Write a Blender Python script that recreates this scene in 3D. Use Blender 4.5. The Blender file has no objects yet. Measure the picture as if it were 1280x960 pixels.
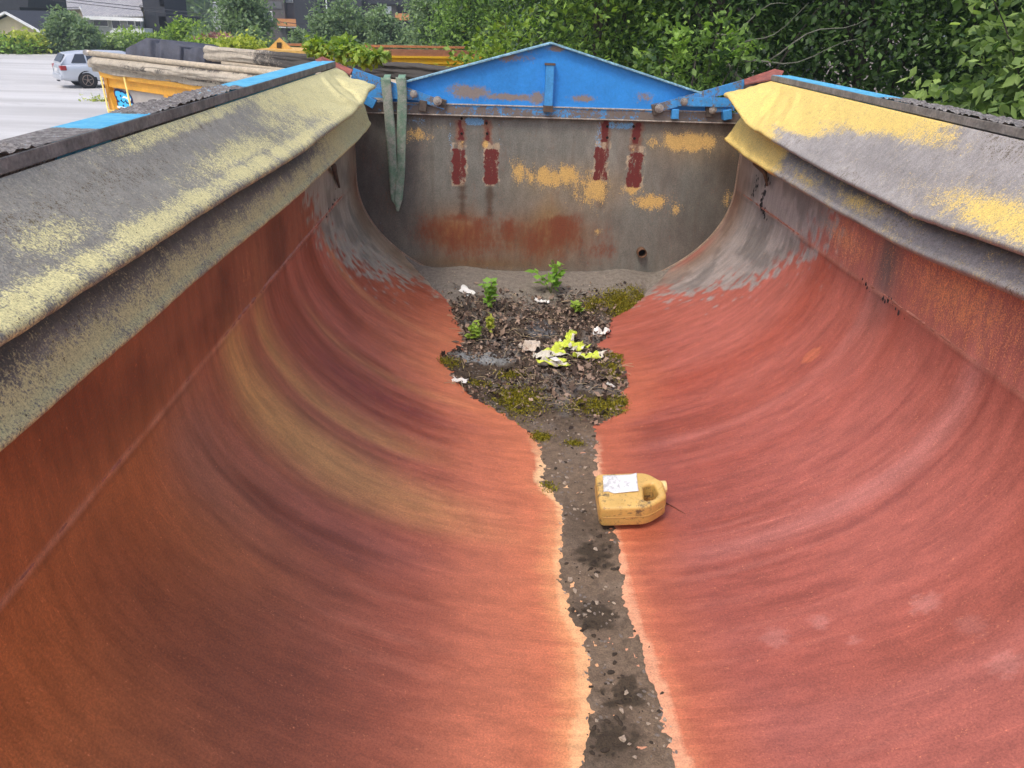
import bpy, bmesh, math, random
import numpy as np
from mathutils import Vector, Matrix
random.seed(7); RNG = np.random.default_rng(11)
S = bpy.context.scene; COL = S.collection; R = math.radians

# ------------------------------------------------------------------ camera
EYE = 3.3
CX, PITCH, YAW, ROLL, F = -0.3476, 0.4407, 0.0360, 0.0333, 973.3
_f = np.array([math.sin(YAW)*math.cos(PITCH), math.cos(YAW)*math.cos(PITCH), -math.sin(PITCH)])
_r = np.array([math.cos(YAW), -math.sin(YAW), 0.0]); _u = np.cross(_r, _f)
_r, _u = math.cos(ROLL)*_r + math.sin(ROLL)*_u, math.cos(ROLL)*_u - math.sin(ROLL)*_r
cam = bpy.data.objects.new('camera', bpy.data.cameras.new('camera')); COL.objects.link(cam); S.camera = cam
cam.data.sensor_width = 36; cam.data.lens = F/1280*36; cam.data.clip_end = 6000; cam.data.clip_start = .02
M = Matrix.Identity(4)
for i in range(3):
    M[i][0], M[i][1], M[i][2] = _r[i], _u[i], -_f[i]
M[0][3], M[1][3], M[2][3] = CX, 0, EYE
cam.matrix_world = M

# ------------------------------------------------------------------ sky, sun, exposure
SUN_EL, SUN_AZ = R(58), R(215)          # azimuth clockwise from +Y: behind the camera, to the left
w = bpy.data.worlds.new("World"); S.world = w; w.use_nodes = True
nt = w.node_tree; bg = nt.nodes['Background']
sky = nt.nodes.new('ShaderNodeTexSky'); sky.sky_type = 'NISHITA'; sky.sun_disc = False
sky.sun_elevation = SUN_EL; sky.sun_rotation = SUN_AZ; sky.dust_density = 4; sky.ozone_density = .6; sky.air_density = 1
nt.links.new(sky.outputs[0], bg.inputs[0]); bg.inputs[1].default_value = 0.15
sl = bpy.data.objects.new('sun', bpy.data.lights.new('sun', 'SUN')); COL.objects.link(sl)
sl.data.energy = 1.2; sl.data.angle = R(14); sl.data.color = (1, .95, .88)
sd = Vector((math.sin(SUN_AZ)*math.cos(SUN_EL), math.cos(SUN_AZ)*math.cos(SUN_EL), math.sin(SUN_EL)))
sl.rotation_euler = sd.to_track_quat('Z', 'Y').to_euler()
S.view_settings.view_transform = 'Standard'; S.view_settings.look = 'None'
S.view_settings.gamma = 1; S.view_settings.exposure = 1.22
S.cycles.max_bounces = 6; S.cycles.transparent_max_bounces = 8; S.cycles.volume_bounces = 0
S.cycles.use_denoising = True

# ------------------------------------------------------------------ reading the place: picture point -> point on a real surface
O = np.array([CX, 0, EYE])
def ray(px, py): return _f + _r*(px-640)/F + _u*(480-py)/F
def onz(px, py, D): d = ray(px, py); return O + d*(D/-d[2])           # on a level D metres under the eye
def ony(px, py, Y): d = ray(px, py); return O + d*(Y/d[1])            # on the upright plane at Y
def onx(px, py, X): d = ray(px, py); return O + d*((X-CX)/d[0])
HA, HB, DS, LB = 1.17, .72, .92, 4.827                               # hull half width, ellipse depth, seam level, bulkhead distance
def hullD(x): return DS + HB*np.sqrt(np.clip(1-(np.asarray(x, float)/HA)**2, 0, 1))
def onhull(px, py):
    d = ray(px, py); t = np.linspace(.3, 8, 16000); P = O + t[:, None]*d; D = EYE-P[:, 2]; x = np.abs(P[:, 0])
    hit = ((D > DS) & (D >= hullD(x))) | (x >= HA)
    return P[np.argmax(hit)]
_th = np.linspace(0, math.pi/2, 2000)
_al = np.concatenate([[0], np.cumsum(np.hypot(np.diff(HA*np.sin(_th)), np.diff(HB*np.cos(_th))))]); SA = _al[-1]
def s_of(P):
    x, D = abs(P[0]), EYE-P[2]
    s = np.interp(math.asin(min(x/HA, 1)), _th, _al) if D > DS else SA+(DS-D)
    return math.copysign(s, P[0])
def hull_at(s):
    s = np.asarray(s, float); a = np.abs(s); th = np.interp(np.minimum(a, SA), _al, _th)
    return np.sign(s)*HA*np.sin(th), DS + HB*np.cos(th) - np.maximum(a-SA, 0)
def sy(px, py): P = onhull(px, py); return s_of(P), P[1]

# ------------------------------------------------------------------ numpy noise
def _h(i, j, seed):
    n = (i.astype(np.int64)*374761393 + j.astype(np.int64)*668265263 + seed*1442695041) & 0xffffffff
    n = ((n ^ (n >> 13))*1274126177) & 0xffffffff
    return ((n ^ (n >> 16)) & 0xffff)/65535.0
def vn(x, y, seed=0):
    x, y = np.broadcast_arrays(np.asarray(x, float), np.asarray(y, float))
    i, j = np.floor(x), np.floor(y); fx, fy = x-i, y-j; fx = fx*fx*(3-2*fx); fy = fy*fy*(3-2*fy)
    return (_h(i, j, seed)*(1-fx)+_h(i+1, j, seed)*fx)*(1-fy) + (_h(i, j+1, seed)*(1-fx)+_h(i+1, j+1, seed)*fx)*fy
def fbm(x, y, seed=0, o=4):
    r, a, t = 0, 1, 0
    for k in range(o):
        r = r + a*vn(x*2**k, y*2**k, seed+k*17); t += a; a *= .5
    return r/t
def ss(a, b, x): t = np.clip((x-a)/(b-a), 0, 1); return t*t*(3-2*t)
def lin(c): c = np.array(c[:3])/255.; return np.where(c <= .04045, c/12.92, ((c+.055)/1.055)**2.4)

# ------------------------------------------------------------------ materials
def V(c): return (float(c[0]), float(c[1]), float(c[2]), 1)
class Mat:
    def __init__(s, name, rough=.7, metal=0, spec=.4):
        s.m = bpy.data.materials.new(name); s.m.use_nodes = True; s.nt = s.m.node_tree
        s.b = s.nt.nodes['Principled BSDF']; s.b.inputs['Roughness'].default_value = rough
        s.b.inputs['Metallic'].default_value = metal; s.b.inputs['Specular IOR Level'].default_value = spec
        s._tc = None
    def n(s, t, **k):
        x = s.nt.nodes.new('ShaderNode'+t)
        for a, b in k.items(): setattr(x, a, b)
        return x
    def l(s, a, b): s.nt.links.new(a, b)
    def coord(s, attr=None, scale=(1, 1, 1)):
        if attr:
            a = s.n('Attribute', attribute_name=attr); o = a.outputs['Vector']
        else:
            if not s._tc: s._tc = s.n('TexCoord')
            o = s._tc.outputs['Object']
        mp = s.n('Mapping'); mp.inputs['Scale'].default_value = scale; s.l(o, mp.inputs['Vector']); return mp.outputs[0]
    def noise(s, co, sc, det=4, rough=.6):
        x = s.n('TexNoise'); x.inputs['Scale'].default_value = sc; x.inputs['Detail'].default_value = det
        x.inputs['Roughness'].default_value = rough; s.l(co, x.inputs['Vector']); return x.outputs['Fac']
    def rng(s, v, a, b, c=0., d=1.):
        x = s.n('MapRange'); x.interpolation_type = 'SMOOTHSTEP'
        for i, q in zip((1, 2, 3, 4), (a, b, c, d)): x.inputs[i].default_value = q
        s.l(v, x.inputs[0]); return x.outputs[0]
    def math(s, op, a, b):
        x = s.n('Math', operation=op)
        for i, q in enumerate((a, b)):
            if isinstance(q, (int, float)): x.inputs[i].default_value = q
            else: s.l(q, x.inputs[i])
        return x.outputs[0]
    def mix(s, fac, a, b, mode='MIX'):
        x = s.n('MixRGB', blend_type=mode)
        for i, q in enumerate((fac, a, b)):
            if isinstance(q, (int, float)): x.inputs[i].default_value = q
            elif isinstance(q, (tuple, list, np.ndarray)): x.inputs[i].default_value = V(q)
            else: s.l(q, x.inputs[i])
        return x.outputs[0]
    def attr(s, name): return s.n('Attribute', attribute_name=name)
    def bump(s, h, st, dist=.01):
        x = s.n('Bump'); x.inputs['Strength'].default_value = st; x.inputs['Distance'].default_value = dist
        s.l(h, x.inputs['Height']); s.l(x.outputs[0], s.b.inputs['Normal'])

def wear(name, base, layers=(), pc=None, pcs=(1, 1, 1), rough=.7, grain=.25, gs=120, med=.25, ms=12, bump=.3, bd=.004, metal=0, spec=.35, gpc=None, fine=.5, scr=None, speck=0):
    """weathered surface: base colour (or 'col' attribute), grain, and paint/rust layers whose mask attribute is broken up by noise"""
    m = Mat(name, rough, metal, spec)
    c = m.attr('col').outputs['Color'] if isinstance(base, str) else None
    co = m.coord(pc, pcs); g0 = m.coord(gpc)
    n1 = m.noise(g0, gs, 3, .7); n2 = m.noise(co, ms, 5, .65)
    if not isinstance(base, str):
        x = m.n('RGB'); x.outputs[0].default_value = V(base); c = x.outputs[0]
    c = m.mix(1, c, m.rng(n2, .25, .75, 1-med, 1+med), 'MULTIPLY')
    hs = n1
    for k, (a, colr, sc, sharp) in enumerate(layers):
        nz = m.math('ADD', m.math('MULTIPLY', m.noise(co, sc*.35, 5, .65), .5), m.math('MULTIPLY', m.noise(co, sc*1.9, 4, .75), .5))
        v = m.math('ADD', m.attr(a).outputs['Fac'], m.math('MULTIPLY', m.math('SUBTRACT', nz, .5), 2.4))
        v = m.math('ADD', v, m.math('MULTIPLY', m.math('SUBTRACT', n1, .5), fine))
        f = m.rng(v, .5-sharp, .5+sharp)
        c = m.mix(f, c, colr)
    c = m.mix(1, c, m.rng(n1, .2, .8, 1-grain, 1+grain), 'MULTIPLY')
    if scr:
        a1 = m.noise(m.coord(pc, scr), 1.0, 6, .7); c = m.mix(1, c, m.rng(a1, .3, .7, .97, 1.03), 'MULTIPLY')
        a2 = m.noise(m.coord(pc, (scr[0]*.8+.3, scr[1]*2.2, 1)), 1.0, 3, .6); gate = m.noise(m.coord(pc, (3, 4, 1)), 1.0, 3)
        ln = m.math('MULTIPLY', m.math('MULTIPLY', m.rng(a2, .60, .63), m.rng(a2, .70, .66)), m.rng(gate, .48, .58))
        c = m.mix(m.math('MULTIPLY', ln, .32), c, m.mix(1, c, (1.7, 1.6, 1.55), 'MULTIPLY'))
        ld = m.math('MULTIPLY', m.rng(a2, .40, .37), m.rng(gate, .52, .42)); c = m.mix(m.math('MULTIPLY', ld, .22), c, m.mix(1, c, (.62, .55, .5), 'MULTIPLY'))
    if speck:
        a3 = m.noise(g0, 420, 2, .5); c = m.mix(m.math('MULTIPLY', m.rng(a3, .62, .72), speck), c, m.mix(1, c, (.45, .40, .38), 'MULTIPLY'))
        a4 = m.noise(g0, 330, 2, .5); c = m.mix(m.math('MULTIPLY', m.rng(a4, .62, .70), speck*.7), c, m.mix(1, c, (1.5, 1.5, 1.5), 'MULTIPLY'))
    m.l(c, m.b.inputs['Base Color'])
    m.l(m.rng(n1, .3, .7, max(rough-.12, .05), min(rough+.12, 1)), m.b.inputs['Roughness'])
    if bump: m.bump(m.math('ADD', n1, m.math('MULTIPLY', n2, .6)), bump, bd)
    return m.m
def simple(name, c, rough=.6, metal=0, var=.12, sc=8, bump=0, spec=.4):
    return wear(name, c, rough=rough, metal=metal, grain=var, med=var, gs=sc*6, ms=sc, bump=bump, bd=.003, spec=spec)
def leafmat(name, dark, light, trans=.35):
    m = Mat(name, .5, 0, .35)
    c = m.mix(m.attr('tint').outputs['Fac'], dark, light); m.l(c, m.b.inputs['Base Color'])
    t = m.n('BsdfTranslucent'); m.l(m.mix(1, c, (1.5, 1.6, .7), 'MULTIPLY'), t.inputs[0])
    x = m.n('MixShader'); x.inputs[0].default_value = trans
    m.l(m.b.outputs[0], x.inputs[1]); m.l(t.outputs[0], x.inputs[2]); m.l(x.outputs[0], m.nt.nodes['Material Output'].inputs[0])
    return m.m

# ------------------------------------------------------------------ mesh helpers
def tag(o, label=None, cat=None, group=None, kind=None):
    for k, v in (('label', label), ('category', cat), ('group', group), ('kind', kind)):
        if v: o[k] = v
    return o
def obj(name, verts, faces, mat, parent=None, attrs=None, smooth=False, thick=0, bevel=0, off=-1):
    me = bpy.data.meshes.new(name)
    verts = np.asarray(verts, float).reshape(-1, 3)
    if isinstance(faces, np.ndarray):
        k = faces.shape[1]; nf = len(faces)
        me.vertices.add(len(verts)); me.vertices.foreach_set('co', verts.ravel())
        me.loops.add(nf*k); me.loops.foreach_set('vertex_index', faces.astype(np.int32).ravel())
        me.polygons.add(nf); me.polygons.foreach_set('loop_start', np.arange(0, nf*k, k, dtype=np.int32))
        me.polygons.foreach_set('loop_total', np.full(nf, k, dtype=np.int32)); me.update(calc_edges=True)
    else:
        me.from_pydata([tuple(v) for v in verts], [], faces); me.update()
    if smooth: me.polygons.foreach_set('use_smooth', np.ones(len(me.polygons), bool))
    for a, v in (attrs or {}).items():
        v = np.asarray(v, float)
        if a == 'col':
            at = me.attributes.new(a, 'FLOAT_COLOR', 'POINT'); at.data.foreach_set('color', np.c_[v.reshape(-1, 3), np.ones(len(verts))].ravel())
        elif v.ndim > 1 and v.shape[-1] == 3:
            at = me.attributes.new(a, 'FLOAT_VECTOR', 'POINT'); at.data.foreach_set('vector', v.ravel())
        else:
            at = me.attributes.new(a, 'FLOAT', 'POINT'); at.data.foreach_set('value', v.ravel())
    me.materials.append(mat)
    o = bpy.data.objects.new(name, me); COL.objects.link(o)
    if parent: o.parent = parent
    if thick: s = o.modifiers.new('s', 'SOLIDIFY'); s.thickness = thick; s.offset = off
    if bevel: b = o.modifiers.new('b', 'BEVEL'); b.width = bevel; b.segments = 2; b.limit_method = 'ANGLE'
    return o
def empty(name, loc=(0, 0, 0), rz=0):
    o = bpy.data.objects.new(name, None); COL.objects.link(o); o.location = loc; o.rotation_euler = (0, 0, rz); o.empty_display_size = .2; return o
def sphere_empty(name, P): return empty(name, tuple(P))
def gridf(nu, nv, wrap=False):
    i, j = np.meshgrid(np.arange(nu-1), np.arange(nv if wrap else nv-1), indexing='ij'); j2 = (j+1) % nv
    return np.stack([i*nv+j, (i+1)*nv+j, (i+1)*nv+j2, i*nv+j2], -1).reshape(-1, 4)
class MB:
    def __init__(s): s.v = []; s.f = []
    def add(s, v, f):
        n = sum(len(a) for a in s.v); s.v.append(np.asarray(v, float).reshape(-1, 3)); s.f += [tuple(int(i)+n for i in q) for q in f]; return s
    def box(s, a, b, M=None):
        a, b = np.minimum(a, b), np.maximum(a, b)
        v = np.array([[x, y, z] for x in (a[0], b[0]) for y in (a[1], b[1]) for z in (a[2], b[2])])
        if M is not None: v = v @ np.array(M)[:3, :3].T + np.array(M)[:3, 3]
        return s.add(v, [(0, 1, 3, 2), (4, 6, 7, 5), (0, 4, 5, 1), (2, 3, 7, 6), (0, 2, 6, 4), (1, 5, 7, 3)])
    def prism(s, poly, d):
        """poly: 3D ring, extruded by vector d"""
        p = np.asarray(poly, float); n = len(p); v = np.r_[p, p+np.asarray(d)]
        return s.add(v, [tuple(range(n))[::-1], tuple(range(n, 2*n))] + [(i, (i+1) % n, (i+1) % n+n, i+n) for i in range(n)])
    def bar(s, a, b, wd, ht, up=(0, 0, 1)):
        a, b = np.asarray(a, float), np.asarray(b, float); d = b-a; d /= np.linalg.norm(d); up = np.asarray(up, float)
        sx = np.cross(d, up); sx /= np.linalg.norm(sx); u = np.cross(sx, d)
        ring = [sx*wd/2+u*ht/2, -sx*wd/2+u*ht/2, -sx*wd/2-u*ht/2, sx*wd/2-u*ht/2]
        return s.prism([a+r for r in ring], b-a)
    def tube(s, path, rad, n=8, cap=True):
        p = np.asarray(path, float); rad = np.broadcast_to(rad, len(p)); t = np.gradient(p, axis=0); t /= np.linalg.norm(t, axis=1)[:, None]+1e-9
        ref = np.array([0, 0, 1.]) if abs(t[0][2]) < .9 else np.array([1., 0, 0])
        V_ = []
        for i in range(len(p)):
            a = np.cross(t[i], ref); a /= np.linalg.norm(a)+1e-9; b = np.cross(t[i], a)
            th = np.arange(n)/n*2*math.pi; V_.append(p[i]+rad[i]*(np.cos(th)[:, None]*a+np.sin(th)[:, None]*b))
        f = [tuple(q) for q in gridf(len(p), n, True)]
        if cap: f += [tuple(range(n)), tuple(range((len(p)-1)*n, len(p)*n))[::-1]]
        return s.add(np.concatenate(V_), f)
    def build(s, name, mat, parent=None, **k): return obj(name, np.concatenate(s.v), s.f, mat, parent, **k)

# ------------------------------------------------------------------ ground
GZ = 0.0
def ground():
    n = 150; a = np.sign(np.linspace(-1, 1, n))*np.abs(np.linspace(-1, 1, n))**3*2500
    X, Y = np.meshgrid(a, a+20, indexing='ij'); d = np.hypot(X, Y)
    Z = GZ + .03*(fbm(X*.3, Y*.3, 3)-.5)*(d > 12) - ss(75, 200, d)*2
    lot = 1-ss(-.02, .02, (Y-60-.16*(X+33)-1.5*fbm(X*.2, Y*.2, 5))/60)
    lot = lot*(1-ss(1.6, 2.6, X+.6*fbm(X, Y, 6))*ss(-6, 1.5, Y))
    m = Mat('gravel_lot', .9)
    co = m.coord(); n1 = m.noise(co, 60, 3, .8); n2 = m.noise(m.coord(None, (.05, .35, 1)), 1.2, 5, .6)
    c = m.mix(m.rng(n2, .3, .7), (.40, .39, .38), (.56, .55, .54))
    pt = m.noise(m.coord(None, (.25, .6, 1)), 1.0, 6, .7); c = m.mix(m.rng(pt, .58, .72, 0, .5), c, (.25, .24, .23))
    c = m.mix(1, c, m.rng(n1, .2, .8, .8, 1.2), 'MULTIPLY')
    gr = m.mix(m.noise(co, .8, 4), (.05, .09, .03), (.10, .14, .05))
    c = m.mix(m.attr('lot').outputs['Fac'], gr, c); m.l(c, m.b.inputs['Base Color']); m.bump(n1, .4, .02)
    o = obj('ground', np.stack([X, Y, Z], -1), gridf(n, n), m.m, attrs={'lot': lot}, smooth=True); o['kind'] = 'structure'
ground()

# ------------------------------------------------------------------ foliage
def leaves(P, size, seed, out=None, droop=.35, aspect=.55, jit=.9):
    """one 4-vertex folded leaf per point P"""
    r = np.random.default_rng(seed); n = len(P)
    d = r.normal(size=(n, 3)); d[:, 2] -= droop
    if out is not None: d += out*1.2
    d /= np.linalg.norm(d, axis=1)[:, None]
    up = r.normal(size=(n, 3))*jit*.6+np.array([0, 0, 1.]); sd_ = np.cross(d, up); sd_ /= np.linalg.norm(sd_, axis=1)[:, None]+1e-9
    nm = np.cross(sd_, d); L = size*(.6+.7*r.random(n))[:, None]
    v = np.stack([P, P+d*L*.45+sd_*L*aspect*.5-nm*L*.04, P+d*L-nm*L*.08, P+d*L*.45-sd_*L*aspect*.5-nm*L*.04, P+d*L*.5+nm*L*.06], 1)
    b = np.arange(n)[:, None]*5
    f = np.concatenate([b+[0, 4, 1], b+[1, 4, 2], b+[2, 4, 3], b+[3, 4, 0]], 0)
    return v.reshape(-1, 3), f
def crown_points(c, rad, nclu, per, seed, spread=.22, gap=.42, shell=.55, zsq=1.0):
    r = np.random.default_rng(seed); c = np.asarray(c, float); rad = np.asarray(rad, float)
    u = r.normal(size=(nclu*3, 3)); u /= np.linalg.norm(u, axis=1)[:, None]
    rr = (shell+(1-shell)*r.random(nclu*3))*(.8+.4*vn(u[:, 0]*2.3+seed, u[:, 2]*2.3+u[:, 1]*1.7, seed))
    keep = vn(u[:, 0]*3.1+9, u[:, 1]*3.1+u[:, 2]*2.9, seed+5) > gap
    u, rr = u[keep][:nclu], rr[keep][:nclu]; K = c+u*rr[:, None]*rad
    m = len(K); sz = spread*rad.mean()*(.5+r.random(m))
    g = r.normal(size=(m, per, 3))*sz[:, None, None]*np.array([1, 1, .55*zsq])
    P = (K[:, None, :]+g).reshape(-1, 3)
    cl = np.repeat(r.random(m), per); out = np.repeat(u, per, 0)
    hi = np.repeat((K[:, 2]-c[2])/rad[2], per)
    tint = np.clip(.18+.75*(cl-.5)+.15*hi+.40*r.random(m*per), 0, 1)
    return K, P, out, tint
BARK = simple('bark', (.06, .052, .042), .9, var=.35, sc=14, bump=.6)
BARKP = simple('pale_bark', (.26, .24, .20), .9, var=.35, sc=14, bump=.6)
def tree(name, base, h, rad, nclu, per, leaf, mat, label, cat, seed, group=None, crown_z=.6, spread=.2, gap=.4, shell=.4, limbs=9, tr=.1, bark=None, asp=.55, leaning=0):
    r = np.random.default_rng(seed); bark = bark or BARK
    b = np.array([base[0], base[1], base[2] if len(base) > 2 else GZ]); c = np.array([b[0], b[1], b[2]+h*crown_z])
    t = empty(name, tuple(b)); tag(t, label, cat, group)
    K, P, out, tint = crown_points(c-b, rad, nclu, per, seed, spread, gap, shell)
    ok = P[:, 2] > .05; P, out, tint = P[ok], out[ok], tint[ok]
    v, f = leaves(P, leaf, seed+1, out*.5, aspect=asp)
    obj('crown', v, f, mat, t, attrs={'tint': np.repeat(tint, 5)})
    m = MB(); tt = np.linspace(0, 1, 8); top = np.array([leaning, 0, h*.92])
    path = np.outer(tt, top)+np.c_[np.sin(tt*5+seed)*.05*h*.2, np.cos(tt*4+seed)*.05*h*.2, tt*0]
    m.tube(path, tr*(1-tt*.85), 8)
    for i in range(limbs):
        k = K[r.integers(len(K))]; s0 = path[r.integers(1, 5)]
        mid = (s0+k)/2+r.normal(size=3)*.08*np.linalg.norm(k-s0)+np.array([0, 0, .05*h])
        q = np.linspace(0, 1, 6)[:, None]; pp = (1-q)**2*s0+2*q*(1-q)*mid+q*q*k
        m.tube(pp, tr*.4*(1-q[:, 0]*.85), 5)
    m.build('trunk', bark, t, smooth=True)
    return t
LM_MID = leafmat('leaf_mid_green', (.03, .07, .018), (.32, .50, .10))
LM_LIGHT = leafmat('leaf_light_green', (.09, .17, .025), (.36, .50, .07))
LM_OLIVE = leafmat('leaf_olive_green', (.05, .10, .03), (.42, .56, .17))
LM_DARK = leafmat('leaf_dark_green', (.018, .045, .015), (.14, .25, .06))
LM_GREY = leafmat('leaf_grey_green', (.09, .15, .08), (.27, .37, .18))
LM_YEL = leafmat('leaf_yellow_green', (.20, .27, .03), (.55, .58, .10))
LM_PINK = leafmat('leaf_pink_flower', (.22, .10, .11), (.45, .25, .26))

# trees and bushes behind the body, to the right
G = 'trees close behind the body'
near = [
 # x, y, h, rad, nclu, per, leaf, mat, label, crown_z
 (-0.15, 11.6, 3.5, (.9, .9, 1.3), 130, 26, .10, LM_LIGHT, 'bright green leafy shrub left of the blue gable, beside the brown rimmed yellow container', .62),
 (1.0, 11.2, 6.0, (1.5, 1.3, 2.6), 420, 34, .085, LM_MID, 'mid green tree right behind the peak of the blue gable', .55),
 (1.75, 8.6, 3.3, (.75, .5, .6), 60, 22, .08, LM_MID, 'mid green bush directly behind the right slope of the blue gable', .86),
 (2.5, 10.6, 6.6, (1.5, 1.2, 3.0), 420, 32, .085, LM_DARK, 'dark green tree behind the right slope of the blue gable', .58),
 (4.3, 10.4, 7.0, (1.7, 1.3, 3.2), 520, 34, .085, LM_DARK, 'dark gappy tree with bare branches showing, behind the right blue arms', .62),
 (5.9, 9.6, 6.6, (1.5, 1.4, 2.9), 520, 32, .085, LM_DARK, 'dark tree standing behind the olive bush at the right edge', .58),
 (3.85, 5.9, 4.0, (.95, .8, 1.3), 260, 26, .092, LM_OLIVE, 'olive green broad leaved bush just outside the right rail', .74),
 (5.0, 5.2, 4.6, (1.1, 1.0, 1.9), 260, 28, .092, LM_OLIVE, 'taller olive green tree at the right edge of the view, nearest the right rail', .62),
]
for i, (x, y, h, rad, nc, per, lf, mt, lab, cz) in enumerate(near):
    tree('leafy_tree' if h > 4 else 'leafy_shrub', (x, y), h, rad, nc, per, lf, mt, lab, 'tree' if h > 4 else 'shrub', 100+i*7, None, cz, spread=.125 if mt is not LM_DARK else .15, gap=.42, shell=.3, limbs=16, tr=.09 if h > 4 else .04, bark=BARK, asp=.6)
for i, (x, y, h) in enumerate([(1.2, 18.5, 8), (2.4, 14.5, 8.5), (4.6, 14.6, 8), (7.2, 13, 8.5), (9.0, 9.5, 8), (7.4, 7.2, 6)]):
    tree('woodland_tree', (x, y), h, (2.0, 1.5, h*.48), 620, 32, .12, LM_DARK, 'dark dense tree in the second row behind the body', 'tree', 300+i*7, 'second row of dark trees', .52, spread=.17, gap=.34, shell=.2, limbs=12, tr=.14)
r = np.random.default_rng(91); n_ = 9000; gxx = r.uniform(1.9, 9, n_); gyy = r.uniform(-3, 14, n_); k_ = vn(gxx*1.3, gyy*1.3, 5) > .35
P = np.stack([gxx[k_], gyy[k_], .05+.30*r.random(k_.sum())**2], -1); v, f = leaves(P, .13, 92, out=np.tile([0, 0, .7], (len(P), 1)))
tag(obj('undergrowth', v, f, LM_MID, attrs={'tint': np.repeat(r.random(len(P))*.7, 5)}), 'low green undergrowth on the ground beneath the trees', 'undergrowth', kind='stuff')
# pale branches in the gap
m = MB(); r = np.random.default_rng(5); bt = empty('bare_branches', (3.1, 9.2, 0)); tag(bt, 'thin pale bare branches slanting across the dark gap behind the right blue arm', 'branches')
for (a, b) in [((905, 75), (1010, 10)), ((925, 85), (1075, 55)), ((895, 45), (985, 2)), ((960, 70), (1090, 15))]:
    A, B = ony(*a, 9.0), ony(*b, 8.7); q = np.linspace(0, 1, 9)[:, None]
    p = A*(1-q)+B*q; p[:, 2] += .06*np.sin(q[:, 0]*7+a[0]); m.tube(p-np.array([3.1, 9.2, 0]), .012*(1-q[:, 0]*.8), 6)
m.tube(np.array([[0, 0, 0], [.05, 0, 1.2], [-.1, 0, 2.2], (ony(905, 75, 9.0)-np.array([3.1, 9.2, 0]))]), [.05, .04, .03, .018], 6)
m.build('branch', simple('grey_green_bark', (.13, .13, .10), .9, var=.3), bt, smooth=True)

# ------------------------------------------------------------------ the half round dump body
body = empty('dump_body', (0, 2, 0)); tag(body, 'open half round steel dump body, rusty red inside, with a blue gable end', 'dump body')
BO = np.array([0, 2., 0])
Y0, Y1 = -1.3, LB
def blob(Sg, Yg, cen, rs, ry, pw=1.):
    s0, y0 = cen; return np.exp(-(((Sg-s0)/rs)**2+((Yg-y0)/ry)**2)**pw)
outl = [(715, 965), (722, 920), (727, 890), (722, 850), (720, 800), (700, 770), (693, 730), (690, 690), (697, 660), (693, 635), (680, 617), (668, 605), (672, 590), (668, 562), (660, 545), (640, 530), (612, 512), (592, 502), (567, 482), (546, 449), (557, 440), (571, 437), (574, 420), (562, 392), (557, 377), (530, 352), (512, 332), (497, 314)]
outr = [(862, 965), (845, 920), (832, 870), (820, 830), (802, 790), (790, 750), (785, 710), (778, 680), (770, 650), (758, 620), (752, 600), (750, 570), (751, 535), (785, 515), (785, 490), (790, 478), (777, 445), (745, 435), (762, 422), (766, 400), (795, 382), (815, 362), (845, 335), (872, 306)]
def tox(pts): P = np.array([onhull(*p) for p in pts]); return P[:, 1], P[:, 0]
yl, xl = tox(outl); yr_, xr2 = tox(outr)
yl2 = np.r_[-1.2, .3, yl]; xl2 = np.r_[-.02, -.02, xl]; yr2 = np.r_[-1.2, .3, yr_]; xr3 = np.r_[.22, .22, xr2]
ol = np.argsort(yl2); orr = np.argsort(yr2)
ns, ny = 280, 1300
smax = SA+.50
s1 = np.linspace(-smax, smax, ns); y1 = np.linspace(Y0, Y1, ny); Sg, Yg = np.meshgrid(s1, y1, indexing='ij')
X, D = hull_at(Sg)
wob = .004*(fbm(Sg*1.5, Yg*1.5, 4)-.5)*2
nx = np.sign(X)*(np.abs(X)/HA)
X = X - nx*wob*2
red = lin((158, 82, 66))
Cc = np.ones(Sg.shape+(3,))*red
def lay(mask, c): 
    global Cc
    m_ = np.clip(mask, 0, 1)[..., None]; Cc = Cc*(1-m_)+np.array(c)*m_
jag = (fbm(Sg*2, Yg*22, 31)-.5)
skw = Yg-.06*(np.abs(Sg)-.8); stre = .55*fbm(Sg*.6+3, skw*5.5, 12, 6)+.45*fbm(Sg*.9, skw*17, 13, 4); stre2 = fbm(Sg*1.1, skw*44, 41, 4)
aS = np.abs(Sg)
lay(.75*ss(.48, .70, stre), lin((180, 100, 84))); lay(.75*ss(.5, .32, stre), lin((132, 60, 42)))
g2 = ss(.4, .6, fbm(Sg*1.5, Yg*2, 45))
lay(.25*g2*ss(.52, .75, stre2), lin((200, 130, 114))); lay(.25*(1-g2)*ss(.46, .25, stre2), lin((118, 54, 44)))
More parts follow.
